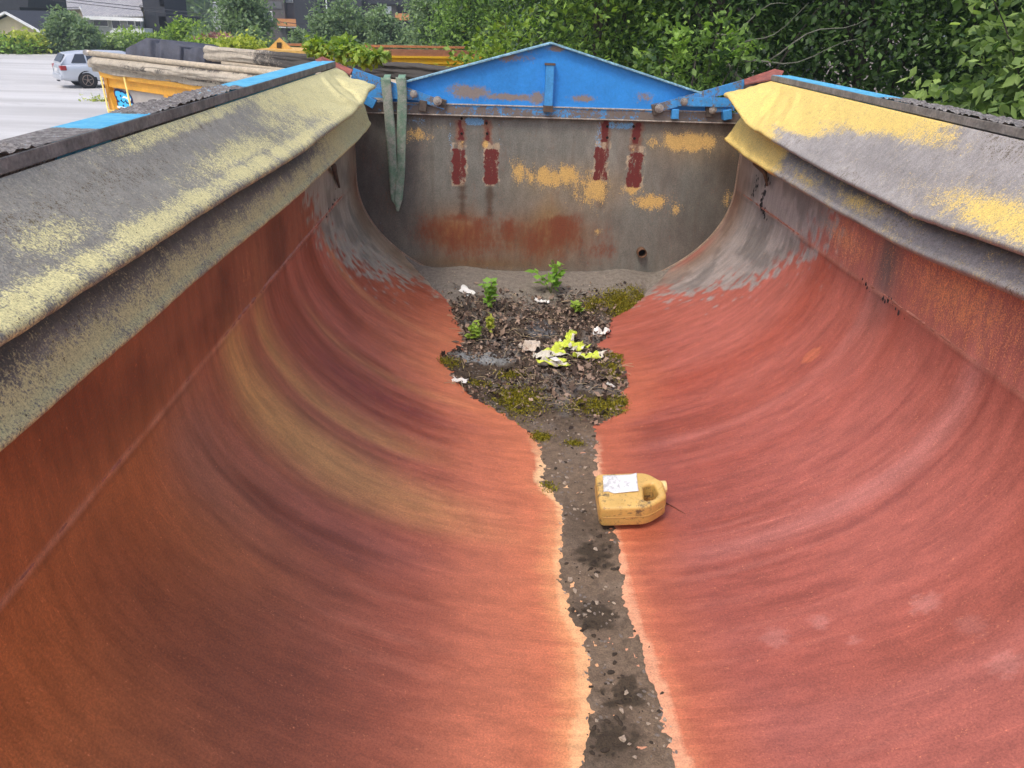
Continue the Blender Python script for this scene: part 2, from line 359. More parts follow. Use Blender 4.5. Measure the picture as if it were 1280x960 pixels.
# left side: plum grey and brown towards the seam and the front, olive swipes, rust orange low left
L_ = Sg < 0
lay(L_*.55*ss(-.45, -1.2, Sg)*ss(3.6, 1.7, Yg), lin((150, 92, 74)))
lay(L_*.85*ss(2.25, 1.5, Yg+.25*jag)*ss(-.55, -1.35, Sg+.1*jag), lin((186, 106, 56)))
lay(L_*.55*blob(Sg, Yg, sy(235, 555), .28, .20), lin((150, 108, 98)))
lay(L_*.6*blob(Sg, Yg, sy(150, 760), .4, .16), lin((112, 66, 54)))
lay(L_*.35*ss(1.8, 1.0, Yg), lin((156, 84, 50)))
for (c, ry, rs, a) in [((315, 490), .13, .38, 1.1), ((400, 575), .11, .46, .95), ((360, 470), .05, .42, .9), ((520, 650), .06, .5, .55), ((345, 430), .05, .5, .4), ((500, 480), .04, .6, .45), ((420, 330), .05, .55, .45), ((560, 470), .05, .35, .35)]:
    k = sy(*c); ed = ss(.0, .22, Sg-(k[0]-rs)+.18*jag)
    lay(L_*a*np.exp(-((Yg-k[1]+.03*jag)/ry)**2)*(.75+.6*(stre2-.4))*ed*ss(rs*2.0, rs*.8, Sg-k[0]), lin((194, 142, 92)))
lay(L_*.6*blob(Sg, Yg, sy(500, 370), .35, .28), lin((165, 78, 52)))
lay(L_*.45*np.exp(-((Yg-sy(500, 510)[1])/.05)**2)*ss(-1.4, -1., Sg), lin((130, 58, 60)))
for yy, a in ((1.88, .5), (1.72, .35), (2.45, .3), (3.1, .3)):
    lay(L_*a*np.exp(-((Yg-yy+.04*jag)/.02)**2)*ss(-1.5, -1.2, Sg)*ss(-.5, -.9, Sg), lin((95, 46, 30)))
# right side
Rr = Sg > 0
lay(Rr*.75*ss(.45, .9, Sg), lin((172, 96, 82)))
for yy, a, wd, cc in ((2.12, .5, .05, (196, 130, 120)), (2.02, .4, .015, (120, 60, 52)), (2.6, .35, .06, (150, 66, 46)), (3.3, .5, .14, (156, 66, 42)), (1.62, .35, .08, (165, 78, 56)), (2.85, .4, .04, (196, 124, 112)), (3.75, .35, .07, (180, 100, 88)), (1.4, .35, .05, (185, 115, 105)), (2.35, .3, .02, (130, 62, 54))):
    lay(Rr*a*np.exp(-((Yg-yy-.08*(Sg-.8)+.05*jag)/wd)**2)*ss(.12, .5, Sg), lin(cc))
lay(Rr*.95*(blob(Sg, Yg, sy(1016, 446), .055, .045) > .5), lin((205, 118, 84)))
for p in ((1024, 780), (1068, 803), (1157, 757), (1217, 783), (1256, 832), (968, 800)):
    k = sy(*p); rr_ = .018+.01*((p[0]*7) % 3); lay(Rr*.45*ss(1.2, .6, np.hypot(Sg-k[0], Yg-k[1])/rr_+.8*(vn(Sg*90, Yg*90, 3)-.5)), lin((205, 145, 135)))
# upper band above the seam: darker brown red with orange rust and bare grey
up = ss(SA-.004, SA+.004, aS)
lay(up*L_*.8, lin((146, 84, 62))); lay(up*L_*.6*ss(.5, .75, fbm(Sg*5, Yg*3, 61)), lin((92, 42, 34)))
lay(up*Rr*.65, lin((168, 104, 92)))
lay(.45*ss(1.2, .3, aS)*ss(3.2, 2.2, Yg), lin((150, 80, 66))); lay(.4*Rr*ss(2.0, 1.2, Yg), lin((156, 88, 76)))
lay(L_*.75*np.exp(-((Sg+1.0)/.42)**2-((Yg-1.35)/.30)**2)*(.7+.6*(stre-.3)), lin((122, 62, 44)))
lay(L_*.55*np.exp(-((Sg+.75)/.35)**2-((Yg-1.95-.1*(Sg+.75))/.10)**2), lin((150, 84, 76)))
lay(L_*.6*np.exp(-((Yg-1.93+.05*jag)/.025)**2)*ss(-1.35, -1.1, Sg)*ss(-.55, -.8, Sg), lin((110, 52, 32)))
lay(Rr*.5*np.exp(-((Yg-1.50-.10*(Sg-.8)+.06*jag)/.09)**2)*ss(.4, .8, Sg), lin((140, 68, 48)))
lay(Rr*.5*np.exp(-((Yg-2.95-.06*(Sg-.8)+.06*jag)/.16)**2)*ss(.35, .7, Sg)*ss(1.45, 1.1, Sg), lin((150, 70, 50)))
lay(L_*.65*blob(Sg, Yg, (-1.45, 1.0), .45, .34), lin((178, 100, 56))); lay(L_*.5*blob(Sg, Yg, sy(130, 590), .10, .5), lin((170, 104, 66)))
# salmon to cream along the mud strip
midx = X-.02
edge_l = np.interp(Yg, yl2[ol], xl2[ol]); edge_r = np.interp(Yg, yr2[orr], xr3[orr])
dl = edge_l-X; dr = X-edge_r; dd = np.maximum(dl, dr)+.03*(fbm(Sg*3, Yg*9, 91)-.5)
lay(.8*ss(.26, .02, dd)*ss(4.4, 3.2, Yg), lin((180, 98, 68))); lay(.45*ss(.5, .2, dd)*ss(4.5, 3.8, Yg)*L_, lin((206, 120, 92)))
dd2 = np.maximum(dl, dr)+.045*(fbm(Yg*5, Sg*2, 96, 3)-.42); edj = .06*(fbm(Sg*6, Yg*60, 95, 3)-.5)
lay(.9*ss(.016, .0, dd2+edj*.45)*ss(3.0, 2.6, Yg), lin((232, 190, 152)))
lay(.6*ss(.09, .01, dd2+edj)*ss(2.7, 2.2, Yg)*L_, lin((222, 150, 106)))
lay(.55*ss(.07, .01, dd2+edj)*ss(2.9, 2.4, Yg)*(1-L_), lin((212, 128, 88)))
# grey dust near the bulkhead, deepest at the seam
bo = np.interp(aS, [0, .55, .9, 1.2, SA, SA+.3], [4.7, 4.62, 4.40, 4.05, 3.75, 3.45])-.12*(Sg > 0)+.55*(fbm(Sg*4, Yg*2.5, 71)-.5)
gz = fbm(Sg*30, Yg*30, 73, 4)
lay(.93*ss(-.14, .10, Yg-bo+.9*(gz-.5)), lin((150, 144, 138)))
lay(.6*ss(SA+.18, SA+.42, aS+.2*(fbm(Yg*3, aS*3, 75)-.5))*ss(1.6, 2.6, Yg), lin((104, 98, 92)))
lay(.7*ss(-.1, .2, Yg-bo)*ss(.45, .65, fbm(Sg*7, Yg*7, 74, 5)), lin((108, 103, 99)))
lay(.55*ss(4.45, 4.7, Yg)*ss(.5, .9, aS), lin((128, 96, 72)))
lay(.5*Rr*np.exp(-((Yg-sy(880, 310)[1]-.0)/.06)**2)*blob(Sg, Yg, sy(868, 318), .16, .3), lin((170, 74, 58)))
lay(.85*Rr*blob(Sg, Yg, sy(1112, 330), .20, .09)*(.7+.6*fbm(Sg*9, Yg*9, 5)), lin((98, 92, 88)))
lay(.7*ss(4.62, 4.8, Yg)*ss(SA-.25, SA, aS)*ss(SA+.1, SA-.1, aS), lin((126, 74, 50)))
rustm = up*Rr*(.55*blob(Sg, Yg, sy(1200, 372), .16, .5)+.5*blob(Sg, Yg, sy(1060, 300), .1, .25))
rustm = rustm+ up*L_*.25*blob(Sg, Yg, sy(310, 340), .1, .2)
lay(.75*np.exp(-((aS-SA)/.0065)**2)*(.4+.8*vn(Yg*14, Yg*0, 4))*ss(4.5, 4.2, Yg), lin((196, 138, 116))); lay(.28*np.exp(-((aS-SA+.016)/.006)**2)*(.3+vn(Yg*9, Yg*0, 7)), lin((84, 48, 38)))
gy_ = Cc.mean(-1, keepdims=True); Cc = .97*(Cc*.97+gy_*.03)
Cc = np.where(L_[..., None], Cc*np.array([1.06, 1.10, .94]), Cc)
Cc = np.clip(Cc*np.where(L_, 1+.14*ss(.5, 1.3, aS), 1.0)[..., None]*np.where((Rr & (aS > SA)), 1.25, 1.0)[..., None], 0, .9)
purp = .30+.25*ss(.4, .7, fbm(Sg*2, Yg*5, 8))
hullm = wear('rusty_hull_plate', 'col', [('rust', lin((226, 150, 104)), 38, .22)], pc='pc', pcs=(1, 3.2, 1), rough=.45, grain=.28, gs=190, med=.18, ms=7, bump=.40, bd=.003, spec=.40, fine=1.5, scr=(2.2, 60, 1), speck=.45)
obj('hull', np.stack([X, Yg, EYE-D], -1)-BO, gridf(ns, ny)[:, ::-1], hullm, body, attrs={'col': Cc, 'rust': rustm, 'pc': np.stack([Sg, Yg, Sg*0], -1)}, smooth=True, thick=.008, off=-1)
# outer ribs, skids and legs so the body stands on the ground
OUT = simple('old_blue_paint_outside', (.05, .16, .33), .6, var=.3, sc=6, bump=.2)
for k, y in enumerate(np.linspace(-1.0, 4.6, 7)):
    sr = np.linspace(-SA-.55, SA+.55, 60); xr, dr_ = hull_at(sr); nn = np.stack([xr/HA**2*(np.abs(sr) < SA)+np.sign(sr)*(np.abs(sr) >= SA), -(dr_-DS)/HB**2*(np.abs(sr) < SA)], -1); nn /= np.linalg.norm(nn, axis=1)[:, None]+1e-9
    a = np.stack([xr+nn[:, 0]*.010, sr*0+y, EYE-dr_+nn[:, 1]*.010], -1); b = a+np.stack([nn[:, 0]*.07, sr*0, nn[:, 1]*.07], -1)
    P = np.stack([a-[0, .03, 0], b-[0, .03, 0], b+[0, .03, 0], a+[0, .03, 0]], 1)
    obj('rib', P-BO, gridf(60, 4, True), OUT, body)
for sx in (-1, 1):
    MB().box((sx*.42-.06, Y0, 1.30), (sx*.42+.06, LB+.1, 1.60)).build('skid', OUT, body).location = tuple(-BO)
    for y in (-.9, 1.9, 4.5):
        MB().box((sx*.42-.07, y-.07, GZ), (sx*.42+.07, y+.07, 1.298)).build('leg', OUT, body).location = tuple(-BO)
# weld seams
weld = wear('weld_bead', lin((176, 116, 96)), rough=.6, grain=.35, gs=160, med=.3, bump=.5)
for sx in (-1, 1):
    y = np.linspace(Y0, 4.78, 500); p = np.stack([sx*(HA-.002)+0*y, y, EYE-DS+.004*(fbm(y*9, y*0, 3)-.5)], -1)
    MB().tube(p-BO, (.0055+.002*(sx < 0))*(.5+.9*vn(y*60, y*0+sx, 9)), 6).build('weld_seam', weld, body, smooth=True)
# bulkhead weld line
sr = np.linspace(-SA-.3, SA+.3, 300); xr, dr_ = hull_at(sr)
MB().tube(np.stack([xr*.994, sr*0+LB-.006, EYE-dr_+.006], -1)-BO, .008, 6).build('end_weld', wear('end_weld_bead', lin((140, 118, 100)), grain=.3, gs=120), body, smooth=True)
# bulkhead plate, painted masks in its own plane
nb, nz_ = 520, 280
bx = np.linspace(-1.18, 1.18, nb); bz = np.linspace(EYE-1.62, EYE-.52, nz_); BX, BZ = np.meshgrid(bx, bz, indexing='ij')
_q = ony(600, 200, LB)
def bp(px, py): P = ony(px, py, LB); return P[0], P[2]
def box_mask(px0, py0, px1, py1, soft=.012):
    x0, z0 = bp(px0, py0); x1, z1 = bp(px1, py1)
    jx = .018*(vn(BZ*38, BX*0+px0, 5)-.5)+.010*(vn(BZ*110, BX*12+px0, 6)-.5)
    return ss(-soft, soft, BX-x0+jx)*ss(-soft, soft, x1-BX+jx*.8)*ss(-soft, soft, z0-BZ)*ss(-soft, soft, BZ-z1)
def bblob(px, py, rx, rz): x, z = bp(px, py); return np.exp(-((BX-x)/rx)**2-((BZ-z)/rz)**2)
Cc = np.ones(BX.shape+(3,))*lin((116, 115, 107))
lay(.7*ss(.45, .75, fbm(BX*9, BZ*1.6, 14, 5)), lin((112, 104, 95))); lay(.5*ss(.5, .8, fbm(BX*3, BZ*3, 15, 5)), lin((140, 136, 126)))
lay(.75*bblob(455, 230, .22, .5), lin((72, 68, 64))); lay(.75*bblob(915, 210, .16, .35), lin((84, 74, 62))); lay(.6*bblob(870, 300, .35, .16), lin((92, 86, 80)))
lay(.8*bblob(600, 330, .55, .05), lin((112, 88, 60)))
lay(.9*np.maximum(bblob(560, 290, .18, .14), bblob(690, 290, .22, .15))*(.55+.7*fbm(BX*4, BZ*9, 19)), lin((126, 86, 50)))
nw = .5+fbm(BX*7, BZ*3, 29, 5)-.2
lay(.75*np.clip(bblob(640, 300, .48, .15)*nw, 0, 1), lin((132, 92, 56)))
lay(.6*np.clip(np.maximum.reduce([bblob(720, 232, .30, .13), bblob(690, 260, .10, .2)])*nw, 0, 1), lin((150, 122, 78)))
lay(.55*np.clip(bblob(870, 180, .30, .12)*nw, 0, 1), lin((150, 124, 84)))
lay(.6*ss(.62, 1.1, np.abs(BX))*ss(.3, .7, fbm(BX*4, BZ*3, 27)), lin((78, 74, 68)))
lay(.6*ss(-.03, -.0, BZ-bp(690, 150)[1])*ss(.4, .6, fbm(BX*20, BZ*2, 28)), lin((96, 88, 78)))
for px_k, wd_k in ((540, .010), (648, .014), (668, .010), (715, .012), (835, .012), (880, .010), (600, .010), (735, .02)):
    x_k = bp(px_k, 200)[0]; lay(.35*np.exp(-((BX-x_k+.01*(vn(BZ*9, BX*0+px_k, 3)-.5))/wd_k)**2)*ss(.2, .7, vn(BZ*5+px_k, BX*0, 8)), lin((92, 84, 74)))
rus = np.maximum.reduce([.95*bblob(545, 285, .11, .10), .9*bblob(600, 285, .07, .13), .85*bblob(640, 290, .12, .10), .95*bblob(700, 285, .16, .17), .8*bblob(745, 312, .12, .06), .75*bblob(575, 272, .25, .035)])
rus = np.maximum(rus, 1.0*box_mask(540, 280, 755, 318, .16)*np.clip(.1+1.75*fbm(BX*4.5, BZ*1.2, 24, 3), 0, 1.1))
rus = np.clip(rus*(.25+1.25*fbm(BX*13, BZ*3, 23, 5)), 0, 1)*1.0*ss(.03, -.03, BZ-bp(600, 266)[1]-.14*(fbm(BX*7, BX*0, 3)-.5))
lay(.6*bblob(575, 290, .14, .08), lin((160, 104, 50)))
red4 = np.maximum.reduce([box_mask(565, 186, 582, 231), box_mask(606, 186, 622, 231), box_mask(745, 184, 758, 226), box_mask(786, 190, 801, 235)])
tan4 = np.maximum.reduce([box_mask(*b) for b in ((570, 150, 582, 186), (604, 150, 615, 186), (750, 150, 762, 186), (789, 152, 802, 190))])
lay(.85*tan4*(.5+fbm(BX*60, BZ*25, 88)), lin((128, 92, 74)))
fr = np.maximum.reduce([box_mask(b[0]-1.5, b[1]-8, b[2]+1.5, b[3]+2, .005) for b in ((565, 186, 582, 231), (606, 186, 622, 231), (745, 184, 758, 226), (786, 190, 801, 235))])
lay(.8*fr*ss(.42, .62, fbm(BX*45, BZ*22, 89)), lin((184, 164, 136)))
rd4 = np.maximum.reduce([.9*box_mask(572, 150, 580, 176), .9*box_mask(606, 150, 613, 176), .9*box_mask(752, 150, 760, 178), .9*box_mask(792, 153, 800, 180)])*ss(.28, .5, fbm(BX*50, BZ*14, 90))*1.0
red4 = np.maximum(red4*(.30+1.0*fbm(BX*55, BZ*8, 92)), rd4)
drip = np.maximum.reduce([box_mask(574, 230, 582, 272, .02), box_mask(608, 232, 616, 270, .02), .6*box_mask(748, 226, 757, 262, .02)])
lay(.8*drip, lin((80, 62, 48)))
yel = (.25+1.35*fbm(BX*16+BZ*5, BZ*6, 93, 5))*np.maximum.reduce([1.0*bblob(855, 178, .21, .06), .98*bblob(690, 220, .20, .07), .85*bblob(740, 238, .12, .11), .8*bblob(790, 236, .09, .05), .8*bblob(812, 252, .13, .055), .55*bblob(846, 262, .05, .045), .62*bblob(520, 168, .10, .05), .5*bblob(552, 160, .05, .03), .6*bblob(648, 215, .06, .09), .45*bblob(912, 245, .05, .08), .7*bblob(607, 180, .02, .03), .7*bblob(577, 179, .02, .03), .6*bblob(790, 195, .02, .06), .5*bblob(746, 290, .03, .03), .35*bblob(930, 175, .1, .1)])
blu = np.maximum.reduce([.8*box_mask(583, 147, 603, 157), .65*box_mask(762, 152, 790, 162), .45*box_mask(505, 146, 535, 158, .04), .35*box_mask(560, 150, 568, 190, .02), .3*box_mask(622, 150, 628, 185, .02), .45*box_mask(745, 150, 752, 190, .02)])
bulk = wear('worn_bulkhead_plate', 'col', [('rus', lin((118, 66, 44)), 24, .42), ('yel', lin((200, 164, 100)), 60, .16), ('blu', lin((112, 156, 190)), 70, .08), ('red4', lin((104, 44, 40)), 60, .10)], pc='pc', pcs=(1, 1, .45), fine=1.2, speck=.5, rough=.72, grain=.30, gs=170, med=.16, ms=18, bump=.35, bd=.003)
xi, zi = hull_at(np.interp(np.abs(BX)*0, [0], [0])), None
inside = (EYE-BZ < DS) | (EYE-BZ <= hullD(BX)+.01)
idx = gridf(nb, nz_); keep = inside.ravel()[idx].any(axis=1) if False else inside.ravel()[idx].any(1)
obj('bulkhead', np.stack([BX, BX*0+LB+.002*fbm(BX*3, BZ*3, 2), BZ], -1)-BO, idx[keep], bulk, body,
    attrs={'col': Cc, 'rus': rus, 'yel': yel, 'blu': blu, 'red4': red4, 'pc': np.stack([BX, BX*0, BZ], -1)}, smooth=True, thick=.01, off=-1)
# bolt holes in the rust strips and the drain pipe
BLK = simple('black_hole', (.012, .011, .010), .9)
bulk_o = bpy.data.objects['bulkhead']
for p in ((577, 148), (577, 167), (608, 154), (609, 167), (759, 158), (759, 172), (792, 158), (793, 173)):
    x, z = bp(*p); c = np.array([x, LB-.003, z])-BO; MB().tube([c-[0, .001, 0], c+[0, .004, 0]], .008, 10).build('bolt_hole', BLK, bulk_o)
rustd = simple('dark_rust', lin((96, 70, 52)), .85, var=.35, sc=20, bump=.5)
x, z = bp(801, 314); c = np.array([x, LB, z]); n = 20; th = np.arange(n)/n*2*math.pi
V_ = []
for yy, rr in ((0, .030), (-.055, .030), (-.055, .0245), (-.004, .0245)): V_.append(c+np.stack([rr*np.cos(th), th*0+yy, rr*np.sin(th)], -1))
dp = obj('drain_pipe', np.concatenate(V_)-BO, gridf(4, n, True), rustd, bulk_o, smooth=False)
MB().tube([c-[0, .006, 0]-BO, c-[0, .004, 0]-BO], .0245, 20).build('pipe_bore', BLK, bulk_o)

# gable: blue panel, ledge below it, flange on top, centre post
BLUEM = wear('chipped_blue_paint', (.030, .24, .64), [('bare', lin((132, 122, 116)), 40, .22)], rough=.42, grain=.08, gs=60, med=.16, ms=3.5, bump=.25, bd=.006, speck=.3)
BLUE2 = wear('faded_blue_paint', (.055, .27, .58), [('bare', lin((112, 102, 94)), 60, .12)], pc=None, rough=.5, grain=.15, gs=90, med=.12, ms=14, bump=.2, bd=.003)
ap, gl, gr = bp(688.5, 53.5), bp(500, 104), bp(875, 116); bz0 = bp(690, 136.5)[1]
YG = LB-.004
n1_, n2_ = 200, 70
gx = np.linspace(gl[0]-.06, gr[0]+.06, n1_); top = np.where(gx < ap[0], np.interp(gx, [gl[0], ap[0]], [gl[1], ap[1]]), np.interp(gx, [ap[0], gr[0]], [ap[1], gr[1]])) 
GX, T = np.meshgrid(gx, np.linspace(0, 1, n2_), indexing='ij'); GZv = bz0+(top[:, None]-bz0)*T
def gm(px, py, rx, rz): x, z = bp(px, py); return np.exp(-((GX-x)/rx)**2-((GZv-z)/rz)**2)
bare = np.maximum.reduce([.98*gm(588, 115, .13, .045), .95*gm(635, 121, .17, .022), .62*gm(640, 72, .12, .03), .9*gm(672, 122, .06, .04), .8*gm(697, 61, .09, .018), .98*gm(728, 123, .08, .024), .5*gm(708, 121, .03, .015), .62*gm(804, 122, .07, .045), .35*gm(660, 62, .07, .03), .5*gm(690, 137, .9, .012), .3*gm(600, 77, .05, .02)])
obj('gable_panel', np.stack([GX, GX*0+YG, GZv], -1)-BO, gridf(n1_, n2_), BLUEM, body, attrs={'bare': bare}, thick=.008, off=1)
LIP = wear('worn_gable_edge', lin((120, 160, 178)), rough=.5, grain=.35, gs=80, med=.3, ms=20, bump=.2)
P3 = lambda xz, y: np.array([xz[0], y, xz[1]])
fl = MB()
for a, b in ((gl, ap), (ap, gr)): fl.bar(P3(a, YG-.012), P3(b, YG-.012), .06, .012, up=(0, 0, 1))
fl.build('gable_flange', LIP, body, bevel=.003).location = tuple(-BO)
post = MB(); px_, pz = bp(687, 80); _, pb = bp(687, 131)
post.box((px_-.023, YG-.052, pb), (px_-.018, YG-.004, pz)).box((px_+.018, YG-.052, pb), (px_+.023, YG-.004, pz)).box((px_-.018, YG-.052, pb), (px_+.018, YG-.046, pz))
post.build('centre_post', BLUE2, body).location = tuple(-BO)
MB().box((px_-.018, YG-.045, pz-.03), (px_+.018, YG-.006, pz-.02)).build('post_bore', BLK, body).location = tuple(-BO)
MB().box((px_-.03, YG-.056, pz-.004), (px_+.03, YG-.005, pz+.006)).build('post_collar', simple('greasy_brown_steel', lin((92, 76, 64)), .8, var=.35, sc=20, bump=.3), body).location = tuple(-BO)
MB().box((px_-.027, YG-.058, pb-.035), (px_+.027, YG-.005, pb)).build('post_collar', simple('greasy_brown_steel', lin((92, 76, 64)), .8, var=.35, sc=20, bump=.3), body).location = tuple(-BO)
ledge = MB(); lx0, lx1 = bp(456, 140)[0]-.05, bp(930, 150)[0]+.05; zt, zb_ = bp(690, 134)[1], bp(690, 146)[1]
gxl = np.linspace(lx0, lx1, 200); LX, T = np.meshgrid(gxl, np.linspace(0, 1, 14), indexing='ij')
LZ = zt+(zb_-zt)*T
lb = .60+.5*(fbm(LX*5, LZ*30, 7)-.5)-.22*ss(.3, 0, T)+.2*ss(.45, .7, np.abs(LX))
obj('ledge', np.stack([LX, LX*0+YG-.02, LZ], -1)-BO, gridf(200, 14), BLUE2, body, attrs={'bare': lb}, thick=.02, off=1)
lp = MB(); lp.box((lx0, YG-.030, zb_-.006), (lx1, YG-.002, zb_)).box((-1.0, YG-.026, zt+.0005), (1.0, YG-.004, zt+.006))
lp.build('ledge_lip', wear('pale_worn_edge', lin((168, 158, 146)), grain=.35, gs=120, med=.3, ms=30), body).location = tuple(-BO)

# long side rails with grit on top and blue paint
gritm = Mat('gritty_rail', .85)
co = gritm.coord(); a1 = gritm.noise(co, 55, 6, .8); a2 = gritm.noise(co, 190, 3, .8)
cB = gritm.mix(gritm.rng(gritm.noise(co, 30, 5), .35, .65), lin((108, 188, 218)), lin((80, 170, 214)))
cG = gritm.mix(gritm.rng(a1, .4, .62), lin((104, 99, 96)), lin((156, 150, 146))); cG = gritm.mix(gritm.rng(a2, .52, .66), cG, (.045, .042, .04))
vv = gritm.math('ADD', gritm.attr('paint').outputs['Fac'], gritm.math('MULTIPLY', gritm.math('SUBTRACT', a1, .5), 1.8))
gritm.l(gritm.mix(gritm.rng(vv, .46, .54), cG, cB), gritm.b.inputs['Base Color'])
gritm.bump(gritm.math('ADD', a2, gritm.math('MULTIPLY', a1, .8)), .9, .006)
facem = simple('rail_inner_face', lin((128, 122, 114)), .75, var=.35, sc=16, bump=.4)
RT, RB, XI, XO = EYE-.25, EYE-.279, 1.205, 1.318
YE = 4.62
for sx in (-1, 1):
    yy = np.linspace(Y0, YE, 1500); prof = [(XO, RT-.10), (XO, RT-.006), (XO-.006, RT)]+[(XO-.006-(XO-XI-.008)*k/16, RT) for k in range(1, 17)]
    PX = np.array([p[0] for p in prof]); PZ = np.array([p[1] for p in prof])
    YY, K = np.meshgrid(yy, np.arange(len(prof)), indexing='ij'); XX = PX[K]*sx; ZZ = PZ[K]
    if sx < 0:
        ra, rb_, rc, rd = [onz(*p, .25)[1] for p in ((235, 130), (130, 160), (300, 112), (60, 178))]
        paint = .95*ss(rb_-.05, rb_+.02, YY)*ss(ra-.35, ra-.45, YY)
        paint = np.maximum(1.15*ss(rb_-.04, rb_+.02, YY)*ss(onz(192, 143, .25)[1]+.03, onz(192, 143, .25)[1]-.03, YY), .30*ss(rb_, rc, YY)); paint = np.maximum(paint, 1.3*ss(rc, rc+.25, YY)); paint = np.maximum(paint, .24*ss(rd-.2, rd, YY))
    else:
        paint = 1.2*ss(onz(1105, 125, .25)[1]-.1, onz(1070, 115, .25)[1], YY)+0*XX
    g = fbm(YY*55, XX*55, 8, 4); ZZ = ZZ+.0075*ss(.35, .75, g)*(K > 1)*ss(.6, .3, paint)*(ss(.40, .60, fbm(YY*3, XX*6, 3)) if sx < 0 else 1)
    o = obj('side_rail', np.stack([XX, YY, ZZ], -1)-BO, gridf(1500, len(prof)), gritm.m, body, attrs={'paint': paint}, smooth=False)
    MB().box((sx*XI, Y0, RB), (sx*(XI+.006), YE, RT-.001)).box((sx*(XI+.006), Y0, RB), (sx*(HA+.06), YE, RB+.006)).build('rail_lip', facem, body, bevel=.002).location = tuple(-BO)
    # rail end: bent red plate
    REDP = simple('rusty_red_plate', lin((142, 82, 70)), .7, var=.35, sc=25, bump=.3)
    DKP = simple('dark_greasy_plate', lin((70, 60, 54)), .8, var=.3, sc=18, bump=.3)
    if sx < 0: pts = [onz(394, 74.5, .245), onz(403, 70.5, .235), ony(441, 87, 4.74), ony(437, 93, 4.70), onz(400, 81, .26)]
    else: pts = [onz(980, 88.5, .245), onz(968, 86, .235), ony(930, 99, 4.76), ony(931, 105, 4.72), onz(975, 97, .26)]
    MB().prism([p-BO for p in (pts if sx > 0 else pts[::-1])], (0, 0, -.006)).build('rail_end_plate', REDP, body)
    q = [pts[4], pts[3], pts[3]+[0, 0, -.07], pts[4]+[0, .03, -.06]]
    MB().prism([p-BO for p in q], (0, .012, 0)).build('rail_end_cheek', DKP, body)

# hinge arms, blocks, bolts
def pbar(name, p0, p1, w0, Y, th=.014, mat=None, w1=None):
    a, b = ony(*p0, Y), ony(*p1, Y); d = b-a; d /= np.linalg.norm(d); u = np.cross(d, [0, -1, 0.]); u /= np.linalg.norm(u); w1 = w1 or w0
    n_ = 24; q = np.linspace(0, 1, n_)[:, None]
    mid = a*(1-q)+b*q; W_ = (w0*(1-q)+w1*q)/2
    ring = np.stack([mid-u*W_, mid+u*W_, mid+u*W_+[0, th, 0], mid-u*W_+[0, th, 0]], 1)
    f = [tuple(x) for x in gridf(n_, 4, True)]+[(0, 1, 2, 3), (4*n_-1, 4*n_-2, 4*n_-3, 4*n_-4)]
    br = np.repeat(.25+.3*vn(np.arange(n_)*.4, Y*50+np.arange(n_)*0, 3), 4)
    return obj(name, ring.reshape(-1, 3)-BO, f, mat or BLUE2, body, attrs={'bare': br})
STEEL = simple('grimy_steel', lin((165, 158, 150)), .45, metal=.5, var=.3, sc=30)
def bolt(px, py, Y, r=.016):
    c = ony(px, py, Y); m = MB(); m.tube([c, c-[0, .006, 0]], r*1.35, 16); m.tube([c-[0, .006, 0], c-[0, .020, 0]], r, 6); m.tube([c-[0, .02, 0], c-[0, .028, 0]], r*.5, 10)
    m.build('bolt', STEEL, body, bevel=.001).location = tuple(-BO)
def block(px, py, Y, wd, ht, mat, tilt=0):
    c = ony(px, py, Y); Mx = Matrix.Translation(tuple(c)) @ Matrix.Rotation(R(tilt), 4, 'Y')
    MB().box((-wd/2, -.03, -ht/2), (wd/2, .03, ht/2), Mx).build('stop_block', mat, body, bevel=.003).location = tuple(-BO)
YA = LB-.045
pbar('hinge_arm', (440, 92), (556, 132), .062, YA, w1=.045); pbar('lower_hinge_arm', (452, 115), (521, 119), .052, YA-.018)
bolt(517, 117.5, YA-.019); bolt(547, 126, YA-.002, .019)
DKS = simple('dark_brown_steel', lin((88, 78, 70)), .75, var=.3, sc=20, bump=.2)
block(529, 132, YA+.02, .045, .06, DKS, 8); block(552, 129, YA+.03, .05, .05, DKS, 15); block(463, 127, YA, .06, .05, BLUE2, 30)
pbar('hinge_arm', (936, 104), (818, 136), .052, YA, w1=.045); pbar('lower_hinge_arm', (915, 128), (848, 127), .050, YA-.018)
pbar('lower_hinge_arm', (918, 135), (888, 138), .03, YA-.004)
bolt(855, 127, YA-.019); bolt(824, 135.5, YA-.002, .019); bolt(891, 137.5, YA-.006, .017)
block(820, 136, YA+.03, .05, .06, DKS, -15); block(843, 142, YA+.02, .042, .055, BLUE2, -3); block(886, 139, YA+.03, .045, .06, DKS, -5); block(908, 143, YA, .05, .055, BLUE2, -12)
